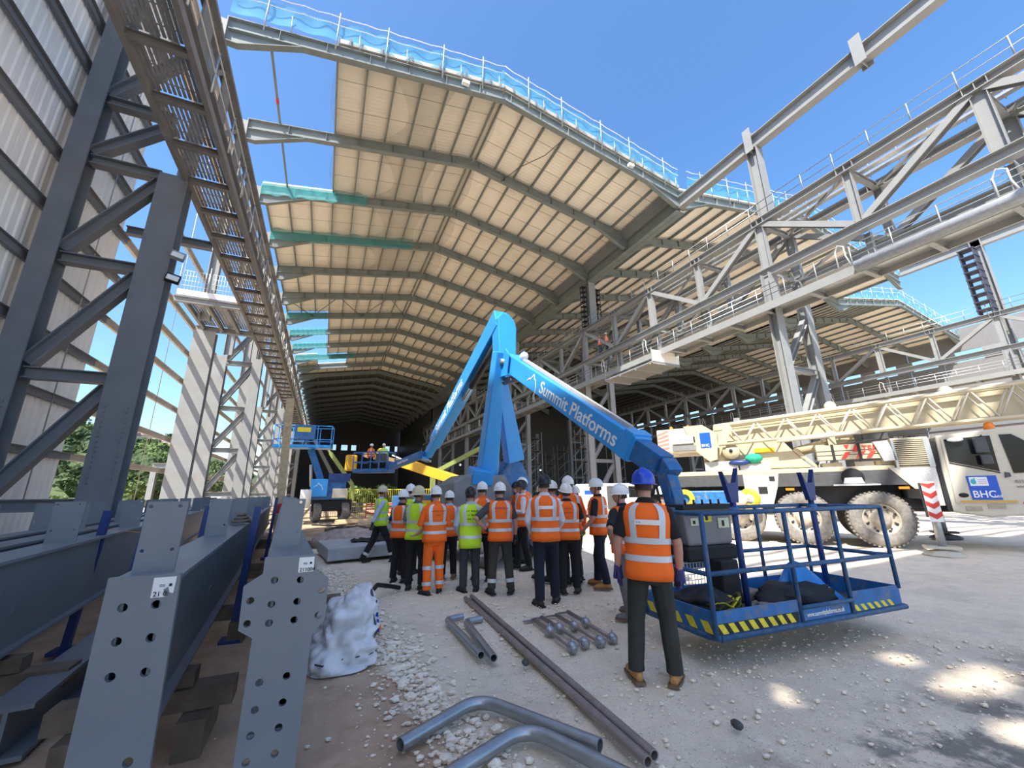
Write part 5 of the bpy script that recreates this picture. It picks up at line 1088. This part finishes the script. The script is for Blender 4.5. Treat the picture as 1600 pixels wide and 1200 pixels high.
def person(label, x, y, h, face, vest=M_ORV, helmet=M_WHITE, shirt=(.02, .02, .025), sleeve='short', trousers=(.02, .02, .025), boots=(.03, .03, .03), arms=('down', 'down'), head=0, stance='stand', suit=False, ankle=False, glove=None, vhem=.86, back=None, pos_z=0, voxel=.013, lean=0, brim=False, headtilt=0, fout=18):
    """face: heading in degrees, 0 = looking down the hall (+Y), clockwise positive"""
    t = thing('person', (x, y, pos_z), label, 'person', rz=math.radians(-face)); W[t.name] = Matrix.Identity(4)
    s = h/1.815; t.scale = (s, s, s)
    if lean: t.rotation_euler = (0, math.radians(lean), math.radians(-face))
    sp = {'stand': ((.12, .02), (-.12, -.02)), 'wide': ((.17, .02), (-.15, .0)), 'walk': ((.09, .34), (-.09, -.30)), 'step': ((.13, .12), (-.12, -.10))}[stance]
    J = {}
    for i, sd in enumerate((1, -1)):
        fx, fy = sp[i]; J[sd] = dict(hip=V((.09*sd, -.01, .90)), knee=V((.6*fx+.04*sd, fy*.55+.03, .49)), ank=V((fx, fy-(.03 if fy < -.1 else 0), .10)))
        e, w, hd = ARM[arms[i]]; mx = lambda q: V((q[0]*sd, q[1], q[2]))
        J[sd].update(sh=V((.185*sd, -.01, 1.415)), el=mx(e), wr=mx(w), hd=mx(hd).normalized())
    hd_r = Matrix.Rotation(math.radians(-head), 3, 'Z') @ Matrix.Rotation(math.radians(headtilt), 3, 'X')
    hc = V((0, .015, 1.66)); H = lambda q: hc+hd_r @ V(q)
    # --- body (one continuous skin surface)
    mb = MB()
    mb.tube([(0, -.01, .86), (0, -.005, 1.05), (0, 0, 1.25), (0, -.01, 1.42), (0, -.012, 1.5)], [(.11, .15), (.10, .14), (.11, .165), (.09, .16), (.06, .07)], 12)
    mb.tube([(0, -.02, 1.44), (0, -.005, 1.53), H((0, -.01, -.06))], [.066, .06, .062], 10)
    mb.ell(H((0, .0, .015)), (.077, .098, .115), 14, 10, hd_r); mb.ell(H((0, .035, -.06)), (.055, .062, .058), 12, 8, hd_r)
    mb.tube([H((0, .088, .01)), H((0, .112, -.03)), H((0, .095, -.042))], [.011, .017, .013], 6)
    for sd in (1, -1):
        mb.ell(H((.079*sd, -.008, -.005)), (.012, .022, .033), 8, 6, hd_r)
        j = J[sd]
        mb.tube([j['sh']-V((.04*sd, 0, 0)), j['sh'].lerp(j['el'], .35), j['el'], j['el'].lerp(j['wr'], .3), j['wr']], [.052, .050, .041, .043, .029], 10)
        d = j['hd']; sx = V((sd, 0, 0)); sx = (sx-d*sx.dot(d)); 
        if sx.length < .2: sx = V((0, 0, 1))-d*d.z
        sx.normalize(); nn = d.cross(sx)                      # sx across palm-normal, nn across the fingers
        pw = j['wr']; pc = pw+d*.085
        mb.tube([pw, pw+d*.03, pc, pc+d*.012], [(.026, .026), (.020, .034), (.017, .042), (.013, .036)], 8)
        for k, (o_, L) in enumerate(((-.030, .062), (-.010, .072), (.010, .068), (.030, .054))):
            b0 = pc+nn*o_; cu = -sx*.018
            mb.tube([b0-d*.01, b0+d*L*.5, b0+d*L*.8+cu*.6, b0+d*L*.92+cu*1.6], [.0095, .009, .0085, .007], 6)
        mb.tube([pw+d*.03-nn*.024, pw+d*.06-nn*.05-sx*.01, pw+d*.10-nn*.058-sx*.02], [.012, .011, .008], 6)
        mb.tube([j['hip'], j['knee'], j['ank']], [.075, .05, .038], 8)
    bd = remesh(mb.build('body', M_SKIN, t), voxel, 3)
    for sd in (1, -1): MB().ell(H((.031*sd, .091, .02)), (.011, .006, .007), 8, 6, hd_r).build('eye', M_BLACK, bd)
    MB().tube([H((-.024, .098, -.072)), H((0, .102, -.074)), H((.024, .098, -.072))], .004, 5).build('mouth', mat('lips', (.30, .10, .08)), bd)
    # hair below the helmet
    mb = MB(); mb.ell(H((0, -.014, .02)), (.082, .094, .11), 14, 8, hd_r); hv = [q for q in mb.v]
    ha = MB(); ha.grid(lambda u, v: H((.084*math.cos(math.pi*(1.02+.96*u)), -.006+.10*math.sin(math.pi*(1.02+.96*u)), -.045+.10*v)), 12, 4); ha.build('hair', M_HAIR, t)
    # --- shirt
    ms = mat('cloth_%02d_%02d_%02d' % tuple(int(c*99) for c in shirt), shirt, .85, bump=.3, bscale=12) if not suit else vest
    mb = MB(); zs = [.84, .95, 1.1, 1.25, 1.36, 1.43, 1.475, 1.505, 1.535]
    mb.tube([(0, torso(z)[2], z) for z in zs], [(torso(z)[1]+.006, torso(z)[0]+.006) for z in zs], 16)
    for sd in (1, -1):
        j = J[sd]; f = .72 if sleeve == 'short' else 1
        a, e, w = j['sh'], j['el'], j['wr']
        if sleeve == 'short': mb.tube([a-V((.06*sd, 0, -.01)), a, a.lerp(e, .45), a.lerp(e, .85)], [.07, .073, .067, .066], 10)
        else: mb.tube([a-V((.06*sd, 0, -.01)), a, a.lerp(e, .5), e, e.lerp(w, .5), w-(w-e).normalized()*.02], [.07, .07, .06, .056, .050, .042], 10)
    remesh(mb.build('shirt', ms, t), voxel*1.1, 4)
    mc = MB(); mc.lathe([(.074, -.02), (.078, .0), (.070, .028), (.064, .03)], (0, -.008, 1.515), (0, .15, 1), 14); mc.build('collar', ms, t)
    # --- trousers
    mt = mat('cloth_%02d_%02d_%02d' % tuple(int(c*99) for c in trousers), trousers, .85, bump=.3, bscale=12) if not suit else vest
    mb = MB(); mb.tube([(0, -.01, .80), (0, -.012, .90), (0, -.005, 1.0)], [(.115, .165), (.128, .176), (.12, .168)], 14)
    for sd in (1, -1):
        j = J[sd]; k = j['knee']; a = j['ank']
        mb.tube([j['hip']+V((0, -.005, .02)), j['hip'].lerp(k, .4), k, k.lerp(a, .45)-V((0, .012, 0)), a+V((0, -.005, .05)), a+V((0, -.008, -.015))], [.104, .097, .079, .077, .072, .074], 10)
    tr = remesh(mb.build('trousers', mt, t), voxel*1.15, 4)
    if suit or ankle:
        for sd in (1, -1):
            j = J[sd]; k, a = j['knee'], j['ank']
            for f in ((.15, .78) if suit else (.72,)):
                q = k.lerp(a, f)-V((0, .008, 0)); dd = (a-k).normalized(); MB().tube([q-dd*.03, q+dd*.03], .084, 14, cap=False).build('reflective_band', M_TAPE, tr)
    # --- boots
    mbt = mat('boot_%02d_%02d_%02d' % tuple(int(c*99) for c in boots), boots, .6, var=.15, scale=12)
    for sd in (1, -1):
        a = J[sd]['ank']; ya = math.radians(fout*sd); f = V((math.sin(ya), math.cos(ya), 0)); g = V((a.x, a.y, 0))
        up_ = .10 if (stance == 'walk' and sd == -1) else 0
        mb = MB(); mb.tube([g+V((0, -.01, .16)), g+V((0, -.012, .12)), g+f*.0+V((0, 0, .07+up_*.3))], [.050, .052, .056], 10)
        mb.tube([g-f*.085+V((0, 0, .045+up_)), g+V((0, 0, .055)), g+f*.10+V((0, 0, .052)), g+f*.175+V((0, 0, .040)), g+f*.205+V((0, 0, .035))], [(.035, .034), (.055, .044), (.046, .050), (.036, .048), (.022, .030)], 10)
        b = remesh(mb.build('boot', mbt, t), .013, 3)
        sl_ = MB(); sl_.prism([(-.045, -.10), (.045, -.10), (.052, .08), (.045, .20), (0, .225), (-.045, .20), (-.052, .08)], (math.cos(ya), -math.sin(ya), 0), f, g+V((0, 0, .0+up_*.5)), (0, 0, .024)); sl_.build('sole', M_BLACK if boots[0] < .1 else mat('tan_sole', (.16, .11, .07)), b)
        if boots[0] > .2:
            for q in range(4): MB().tube([g+f*(.05+.02*q)+V((-.03, 0, .115-.012*q)), g+f*(.06+.02*q)+V((.03, 0, .115-.012*q))], .006, 5).build('lace', M_WOOD, b)
    if glove:
        mg = mat('glove_%s' % glove, {'black': (.02, .02, .025), 'blue': (.05, .05, .16)}[glove], .8)
        for sd in (1, -1):
            j = J[sd]; d = j['hd']; mb = MB(); q = j['wr']
            sx = V((sd, 0, 0)); sx = (sx-d*sx.dot(d)); sx = sx.normalized() if sx.length > .2 else V((0, 0, 1)); nn = d.cross(sx); pc = q+d*.085
            mb.tube([q-d*.03, q+d*.02, pc, pc+d*.015], [(.036, .036), (.028, .040), (.024, .049), (.018, .042)], 10)
            for k, (o_, L) in enumerate(((-.033, .064), (-.011, .075), (.011, .07), (.033, .056))):
                b0 = pc+nn*o_; cu = -sx*.02; mb.tube([b0-d*.01, b0+d*L*.5, b0+d*L*.8+cu*.6, b0+d*L*.95+cu*1.8], [.0125, .012, .0115, .010], 6)
            mb.tube([q+d*.03-nn*.024, q+d*.06-nn*.055-sx*.01, q+d*.105-nn*.064-sx*.022], [.016, .014, .011], 6)
            mb.build('glove', mg, t)
    # --- vest with reflective tape
    if vest:
        off = .026; zz = [vhem+(1.475-vhem)*i/10 for i in range(11)]+[1.50]
        mb = MB(); mb.grid(lambda u, v: shell(zz[round(v*11)], 2*math.pi*u, off+.012*max(0, 1-(zz[round(v*11)]-vhem)/.2)+.004*math.sin(u*44+v*9)), 40, 11); v_ = mb.build('jacket' if suit else 'vest', vest, t, fix=True)
        so_ = v_.modifiers.new('thick', 'SOLIDIFY'); so_.thickness = .006; so_.offset = 1
        for zc in ((1.02, 1.17) if vhem > .8 else (.93, 1.15)):
            MB().grid(lambda u, v: shell(zc-.026+.052*v, 2*math.pi*u, off+.014), 40, 1).build('tape', M_TAPE, v_)
        for th0 in (60, 120, 240, 300):
            def strap(u, v):
                z = 1.15+(1.497-1.15)*u; a = math.radians(th0+(v-.5)*(18+14*max(0, u-.8))); return shell(z, a, off+.014)
            MB().grid(strap, 12, 3).build('tape', M_TAPE, v_)
        if suit:
            for sd in (1, -1):
                for f in (.55,):
                    q = J[sd]['el'].lerp(J[sd]['wr'], f); dd = (J[sd]['wr']-J[sd]['el']).normalized(); MB().tube([q-dd*.025, q+dd*.025], .056, 12, cap=False).build('tape', M_TAPE, v_)
        if back:
            kind, words = back
            if kind == 'label':
                lb = MB().grid(lambda u, v: shell(1.31+.045*v, math.radians(246+48*u), off+.016), 8, 1).build('back_label', M_WHITE, v_); lp = shell(1.325, math.radians(250), off+.019)
                smudge(lb, lp.x, 1.325, lp.y-.003, .15, .014, M_MGREY)
            else:
                for i, wd_ in enumerate(words):
                    zz_ = 1.37-.07*i; p = shell(zz_, math.radians(270), off+.022); smudge(v_, -wd_/2, zz_, p.y-.004, wd_, .03, mat('print_'+kind, {'black': (.05, .06, .03), 'purple': (.25, .03, .25), 'brown': (.55, .09, .02)}[kind]))
    # --- helmet
    if helmet:
        dome = []
        for i in range(9):
            a = math.pi/2*i/8; dome.append((math.cos(a), math.sin(a)))
        mb = MB(); n = 24
        vs = [H((.107*r*math.cos(2*math.pi*k/n), -.008+.132*r*math.sin(2*math.pi*k/n), .048+.118*q)) for r, q in [(1.0, -.22)]+dome for k in range(n)]
        mb.add(vs, [(i*n+k, i*n+(k+1) % n, (i+1)*n+(k+1) % n, (i+1)*n+k) for i in range(9) for k in range(n)], True); hm = mb.build('helmet', helmet, t)
        w_ = .07 if brim else .012
        def br(u, v):
            a = 2*math.pi*u; fr = max(0, math.sin(a))**2*(.05 if not brim else .0); r = v*(w_+fr)
            return H(((.106+r)*math.cos(a), -.008+(.131+r)*math.sin(a), .024-.012*v-(.02*v if brim else 0)))
        MB().grid(br, 32, 2).build('brim', helmet, hm)
        MB().tube([H((0, -.008+.134*math.cos(a), .05+.12*math.sin(a))) for a in [math.pi*(.12+.76*i/10) for i in range(11)]], [(.006, .014)]*11, 6).build('crown_ridge', helmet, hm)
        MB().tube([H((.085, .01, .02)), H((.07, .03, -.10)), H((0, .04, -.128)), H((-.07, .03, -.10)), H((-.085, .01, .02))], .006, 5).build('chin_strap', M_BLACK, t)
    return t
M_HTAN = mat('tan_helmet', (.62, .52, .33), .45); M_HBLK = mat('black_helmet', (.02, .02, .022), .35); M_HBLU = mat('blue_helmet', (.01, .06, .52), .28, spec=.5)
BK, NV, DG, DG2, LB, GR, WH, JN = (.012, .012, .014), (.012, .016, .03), (.045, .045, .05), (.05, .048, .038), (.45, .52, .68), (.16, .16, .165), (.68, .68, .72), (.04, .06, .11)
TAN, BLKB = (.42, .22, .07), (.03, .028, .027)
person('foreground man in orange vest, blue helmet and tan boots with his back turned', 2.85, 3.26, 1.86, 38, helmet=M_HBLU, shirt=(.015, .014, .016), trousers=(.035, .038, .032), boots=TAN, arms=('down', 'down'), head=22, stance='wide', glove='blue', back=('label', ()), voxel=.009, lean=2.2, vhem=.84)
person('man half hidden behind the foreground man, black polo and elbow bent out', 3.92, 4.85, 1.74, -12, shirt=BK, trousers=GR, boots=GR, arms=('akimbo', 'akimbo'), head=-40, stance='step')
person('tall man in orange vest over white shirt, black cap helmet and navy trousers', 3.27, 5.95, 1.93, 22, helmet=M_HBLK, shirt=WH, sleeve='long', trousers=NV, arms=('low', 'low'), stance='step', back=('label', ()), head=-12)
person('man in orange vest and black trousers right of the tall man, helmet tilted back', 3.97, 6.42, 1.80, 25, shirt=BK, trousers=BK, arms=('front', 'front'), head=-20, headtilt=12, back=('brown', (.10, .12)))
person('man in orange vest and tan boots turned left at the right of the group', 4.70, 6.50, 1.88, -38, shirt=BK, trousers=NV, boots=TAN, arms=('front', 'low'), head=-25, stance='step', back=('label', ()))
person('person in yellow hi-vis jacket behind the man with tan boots', 4.62, 7.15, 1.76, -35, vest=M_YLV, shirt=(.4, .6, .04), sleeve='long', trousers=NV, arms=('low', 'low'))
person('tall man in orange jacket with white helmet rising over the right group', 4.42, 7.05, 1.95, 15, suit=False, shirt=(.9, .15, .02), sleeve='long', trousers=BK)
person('man with white helmet just left of the tall orange jacket', 4.22, 7.35, 1.87, 0, shirt=LB, sleeve='long', trousers=BK)
person('man with tan helmet showing behind the tall man', 4.15, 7.65, 1.80, 5, helmet=M_HTAN, shirt=LB, sleeve='long', trousers=DG)
person('man in white shirt and orange vest facing left with black helmet', 4.22, 8.75, 1.92, -70, helmet=M_HBLK, shirt=WH, sleeve='long', trousers=BK, arms=('phone', 'front'), stance='step')
person('man with bright white helmet behind the white shirted man', 4.65, 9.6, 2.02, -30, shirt=LB, sleeve='long', trousers=DG)
person('man in jeans and open orange vest facing the group with black helmet', 4.80, 10.3, 1.92, -115, helmet=M_HBLK, shirt=(.10, .09, .10), sleeve='long', trousers=JN, arms=('phone', 'front'))
person('man in orange vest with hands on hips and reflective ankle bands', 2.90, 6.92, 1.83, 16, shirt=(.06, .06, .065), trousers=DG2, arms=('down', 'akimbo'), stance='wide', ankle=True, glove='black', back=('purple', (.22,)), vhem=.84)
person('man with white helmet and orange collar between yellow vest and hands on hips', 2.98, 8.05, 1.87, 20, shirt=(.9, .15, .02), sleeve='long', trousers=BK)
person('man in long yellow vest with black helmet and dark grey trousers', 2.48, 7.32, 1.76, 8, vest=M_YLV, helmet=M_HBLK, shirt=LB, sleeve='long', trousers=DG, arms=('low', 'low'), vhem=.74, back=('black', (.2, .14, .16)))
person('man in full orange suit with white helmet seen from behind', 1.86, 7.42, 1.78, -4, suit=True, sleeve='long', boots=BLKB, arms=('front', 'front'), stance='stand', back=('brown', (.24, .07)))
person('man in orange vest and brown shoes mostly hidden by the full orange suit', 2.45, 8.6, 1.70, 10, shirt=LB, sleeve='long', trousers=BK, boots=(.22, .12, .06))
person('bearded man in yellow vest and wide tan helmet looking right', 1.66, 7.95, 1.79, 35, vest=M_YLV, helmet=M_HTAN, brim=True, shirt=GR, trousers=BK, arms=('back', 'low'), head=35)
person('man with white helmet standing behind the wide tan helmet', 1.78, 9.4, 1.86, 20, vest=M_YLV, shirt=GR, sleeve='long', trousers=BK)
person('man in orange vest and navy tee at the left of the group', 1.50, 8.70, 1.73, 42, shirt=NV, trousers=BK, arms=('low', 'low'), stance='stand', head=10)
person('man walking right in yellow vest, tan helmet and pale blue sleeves', 1.42, 11.35, 1.86, 82, vest=M_YLV, helmet=M_HTAN, shirt=LB, sleeve='long', trousers=BK, arms=('swingb', 'swingf'), stance='walk', ankle=True, glove='black')
person('person in orange vest partly hidden behind the lift jib', 5.85, 6.05, 1.72, 30, shirt=GR, trousers=NV)
person('worker in yellow helmet standing on the shaded far girder', 22.45, 29.0, 1.75, 180, vest=M_ORV, helmet=M_YEL, shirt=JN, sleeve='long', trousers=JN, pos_z=14.11, voxel=.03)
person('worker in white helmet on the shaded far girder beside the yellow helmet', 22.5, 28.1, 1.75, 170, vest=M_ORV, shirt=GR, sleeve='long', trousers=JN, pos_z=14.11, voxel=.03)
person('worker in orange standing inside the far basket', 2.15, 22.95, 1.45, 150, vest=M_ORV, shirt=(.9, .15, .02), sleeve='long', trousers=NV, pos_z=2.84, voxel=.03)
person('worker in yellow standing inside the far basket', 2.75, 22.65, 1.45, 190, vest=M_YLV, shirt=(.4, .6, .04), sleeve='long', trousers=NV, pos_z=2.84, voxel=.03)
# ================================================================ BACKGROUND
M_LEAF = mat('green_foliage', (.045, .075, .025), .8, var=.45, scale=3, bump=.6, bscale=4)
M_LEAF2 = mat('bright_green_foliage', (.085, .13, .035), .8, var=.4, scale=3, bump=.6, bscale=4)
M_BARK = mat('bark', (.10, .075, .05), .9)
hill = MB(); 
def hz(x, y): 
    d = max(0, -x-22); return min(1, d/60)*(30+5*math.sin(y*.02)+3*math.sin(x*.03+1))*min(1, max(0, y-40)/170)*1.1-.1
hill.grid(lambda u, v: (-22-230*u, 30+420*v, hz(-22-230*u, 30+420*v)), 40, 50)
hill.build('hillside', mat('hill_grass', (.07, .10, .035), .9, var=.4, scale=.15), kind='structure', label='green wooded hillside beyond the open wall')
def tree(m, seed):
    rr = random.Random(seed); t = thing('hillside_tree', (0, 0, 0), 'x', 'tree')
    mb = MB()
    for i in range(7):
        a = rr.random()*6.28; d = rr.uniform(0, 1.9); c = V((d*math.cos(a), d*math.sin(a), 3.2+rr.uniform(-.9, 1.7))); r = rr.uniform(1.2, 2.0)
        e = MB(); e.ell((0, 0, 0), (r, r, r*.9), 12, 8)
        mb.add([c+V(q)*(1+.45*mnoise.noise(V(q)*1.6+c)) for q in e.v], e.f, False)
    for i in range(260):
        a = rr.random()*6.28; b = rr.uniform(-.6, 1); q = V((math.cos(a)*2.9, math.sin(a)*2.9, 3.6+2.2*b)); n = V((rr.uniform(-1, 1), rr.uniform(-1, 1), rr.uniform(-1, 1)))*.5; w = V((rr.uniform(-1, 1), rr.uniform(-1, 1), rr.uniform(-1, 1)))*.5
        q = V((q.x*(1-.45*abs(b)), q.y*(1-.45*abs(b)), q.z)); mb.add([q, q+n, q+n+w, q+w], [(0, 1, 2, 3)])
    mb.build('crown', m, t, local=True)
    MB().tube([(0, 0, -1), (0, 0, 3)], [.25, .15], 6).build('trunk', M_BARK, t, local=True)
    return t
protos = [tree(M_LEAF, 1), tree(M_LEAF2, 2), tree(M_LEAF, 3)]
kinds = ['dark leafy tree in the wooded hillside beyond the columns', 'bright green tree in the wooded hillside beyond the columns', 'dense dark tree in the wooded hillside beyond the columns']
usedp = [False]*3
for i in range(150):
    row = i % 6; y = [85, 115, 145, 175, 205, 275][row]+R.uniform(-12, 12); k = R.uniform(-.44, -.14)
    if row == 5: y += 10
    x = min(-24, y*k*1.02); j = 1 if R.random() < .3 else R.choice((0, 2))
    o = protos[j] if not usedp[j] else dup(protos[j]); usedp[j] = True
    s = R.uniform(.7, 1.15)*(1+row*.08); o.location = (x, y, hz(x, y)-.3); o.scale = (s, s, s*R.uniform(.8, 1.1)); o.rotation_euler = (0, 0, R.random()*6); o['label'] = kinds[j]; o['group'] = 'hillside trees'
for i, (x, y, s) in enumerate(((-13.5, 34, .42), (-15.5, 37, .5), (-12.6, 40, .35))):
    o = dup(protos[1], (x, y, -.3), label='low bright green bush just outside the open wall'); o.scale = (s, s, s*.7); o['group'] = 'bushes outside the wall'; o['category'] = 'bush'; o.name = 'green_bush'
for i, (x, y, s) in enumerate(((4.5, 62, .55), (6.6, 64, .5), (8.4, 63, .6), (2.8, 66, .5))):
    o = dup(protos[1], (x, y, -.2), label='pale green scrub bush inside the far hall opening'); o.scale = (s, s, s*.9); o['group'] = 'scrub in the hall'; o['category'] = 'bush'; o.name = 'green_bush'
M_ROOFT = mat('brown_house_roof', (.28, .20, .17), .8); M_WALLH = mat('pale_house_wall', (.60, .50, .44), .8)
for i in range(12):
    y = 225+R.uniform(-6, 6)+ (18 if i % 2 else 0); x = -52-4.6*i-(3 if i % 2 else 0); z = hz(x, y)+ (2.5 if i % 2 else .6)
    t = thing('hill_house', (x, y, z), 'small pale house with brown roof on the hillside, %s of the terrace from the columns' % ORD[i], 'house', 'hillside houses')
    MB().bb(x-3.2, x+3.2, y-3, y+3, z-3, z+4.2).build('walls', M_WALLH, t)
    MB().prism([(-3.5, 4.1), (3.5, 4.1), (0, 6.2)], (0, 1, 0), (0, 0, 1), (x-3.4, y, z), (6.8, 0, 0)).build('roof', M_ROOFT, t)
    for a in (-1.6, 1.6): MB().bb(x+a-.5, x+a+.5, y-3.05, y-3, z+1.6, z+3.0).build('window', M_GLASS, t)
# enclosing dark walls of the far halls
wb2 = thing('wall_back', (57, 101, 0), 'dark rear wall of the second and third halls', None, kind='structure')
for a, b in ((23.5, 40), (40, 57), (57, 73), (73, 90)):
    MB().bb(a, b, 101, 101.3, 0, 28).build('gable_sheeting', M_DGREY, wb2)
wm2 = thing('wall_middle', (23.6, 125, 0), 'dark dividing wall at the rear of the main hall', None, kind='structure')
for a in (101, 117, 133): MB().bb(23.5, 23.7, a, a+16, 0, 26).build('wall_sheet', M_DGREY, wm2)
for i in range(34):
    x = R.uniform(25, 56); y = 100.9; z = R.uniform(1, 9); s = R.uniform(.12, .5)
    MB().bb(x, x+s, 100.9, 100.98, z, z+s*R.uniform(.5, 1.4)).build('daylight_gap_patch', mat('daylight_gap_glow', (.8, .85, .9), .2, emit=1.2), wb2)  # glowing patches on the wall stand in for daylight gaps
for j, y in enumerate((60, 78, 92)):
    lattice('lattice_column', 38.5, 41.5, y, 14, 'dark lattice column deep in the second hall, '+names[j+2], M_STEELD, [1, 4, 7, 10, 13], group='deep hall columns')
# clutter of distant steel inside the right halls
for i, (x, y) in enumerate(((30, 58), (35, 70), (30, 84), (36, 52), (45, 74), (48, 60), (33, 96), (50, 88))):
    t = thing('scaffold_tower', (x, y, 0), 'dim scaffold tower standing inside the second hall, %s by depth' % ORD[[3, 4, 6, 0, 5, 2, 7, 1][i]], 'scaffold', 'scaffold towers')
    for a in (-1.3, 1.3):
        for b in (-.8, .8): MB().tube([(x+a, y+b, 0), (x+a, y+b, 11)], .07, 5).build('standard', M_STEEL, t)
    for z in range(1, 6):
        MB().bb(x-1.4, x+1.4, y-.9, y+.9, z*2-.04, z*2+.04).build('deck', M_WOOD, t); MB().bar((x-1.3, y-.8, z*2-2), (x+1.3, y-.8, z*2), .08, .08).build('brace', M_STEEL, t)
# things outside the open wall
t = thing('white_bollard_tank', (-9.6, 36, 0), 'white cylinder with yellow base outside the open wall', 'tank')
MB().lathe([(0, 2.6), (.3, 2.5), (.36, 2.3), (.36, .6)], (-9.6, 36, 0), n=16).build('cylinder', M_WHITE, t); MB().lathe([(.38, .6), (.4, 0), (0, 0)], (-9.6, 36, 0), n=16).build('base', M_YELS, t); MB().bb(-9.7, -9.5, 35.62, 35.64, 1.2, 2.1).build('blue_label', M_SIGNB, t)
t = thing('white_tank', (-8.9, 47, 0), 'white plastic tank behind the wall columns', 'tank'); MB().lathe([(0, 1.9), (.5, 1.8), (.55, 1.6), (.55, 0)], (-8.9, 47, 0), n=14).build('body', M_WHITE, t); MB().lathe([(0, 2), (.15, 2), (.15, 1.85)], (-8.9, 47, 0), n=10).build('cap', M_SIGNB, t)
t = thing('red_barrier', (-11.5, 38, 0), 'red and white plastic barrier outside the open wall', 'barrier')
for i in range(3): MB().bb(-12.4, -10.6, 38, 38.15, .2+i*.45, .5+i*.45).build('rail', M_RED if i != 1 else M_WHITE, t)
for x in (-12.3, -10.7): MB().bb(x-.1, x+.1, 37.8, 38.4, 0, .2).build('foot', M_BLACK, t)
for j, (x, y, l) in enumerate(((-13.6, 36.5, 'beside the red barrier'), (-15.4, 38, 'left of its twin'))):
    t = thing('timber_crate', (x, y, 0), 'pale timber crate stack outside the open wall, '+l, 'crate')
    for i in range(4):
        for k in range(2): MB().bb(x-.8, x+.8, y-.5+k*.9, y-.4+k*.9, .1+i*.38, .35+i*.38).build('board', M_WOODL, t)
    for a in (-.7, 0, .7): MB().bb(x+a-.06, x+a+.06, y-.53, y+.5, 0, 1.55).build('upright', M_WOODL, t)
t = thing('outdoor_frame', (-12.3, 45, 0), 'pale portal frame standing outside beyond the wall', 'frame')
for x in (-13.4, -11.2): MB().ibeam((x, 45, 0), (x, 45, 4.2), .4, .5, t=.04).build('post', M_STEEL, t)
MB().ibeam((-13.6, 45, 4.3), (-11, 45, 4.3), .3, .4, t=.04).build('beam', M_STEEL, t)
# mesh barriers inside the hall
for j in range(4):
    x = .6+j*2.3; y = 33+.3*j; t = thing('mesh_barrier', (x, y, 0), 'yellowish mesh fence panel across the hall, %s' % ['beside the blue lift', 'second from the blue lift', 'third from the blue lift', 'nearest the yellow crane'][j], 'fence', 'mesh fence panels')
    for a in (-1.05, 1.05): MB().tube([(x+a, y, 0), (x+a, y, 2.0)], .04, 6).build('post', M_YELS, t)
    for z in (.15, .8, 2.0): MB().tube([(x-1.05, y, z), (x+1.05, y, z)], .03, 5).build('rail', M_YELS, t)
    mb = MB()
    for i in range(14): mb.tube([(x-1+i*.15, y, .15), (x-1+i*.15, y, 2.0)], .012, 4)
    mb.build('mesh', M_YELS, t)
for j, (x, y, l) in enumerate(((2.2, 27, 'near the wheels of the blue lift'), (4.2, 29, 'before the mesh fence'), (3.2, 24.5, 'closest to the slab'))):
    t = thing('plank_pile', (x, y, 0), 'pile of pale planks on the sunlit earth '+l, 'planks')
    for i in range(6): MB().box((x+R.uniform(-.2, .2), y+.22*i-.5, .08+.05*(i % 3)), (2.6, .2, .06), rz=R.uniform(-.15, .15)).build('plank', M_WOODL, t)
for j, (x, y) in enumerate(((3.4, 31.5), (4.6, 32.0))):
    t = thing('red_pedestrian_barrier', (x, y, 0), 'red chapter barrier standing in front of the mesh fence, '+('left one' if j == 0 else 'right one'), 'barrier')
    for z in (.35, .65, .95): MB().bb(x-.5, x+.5, y-.02, y+.02, z-.05, z+.05).build('rail', M_RED, t)
    for a in (-.5, .5): MB().bb(x+a-.03, x+a+.03, y-.03, y+.03, 0, 1.05).build('post', M_RED, t)
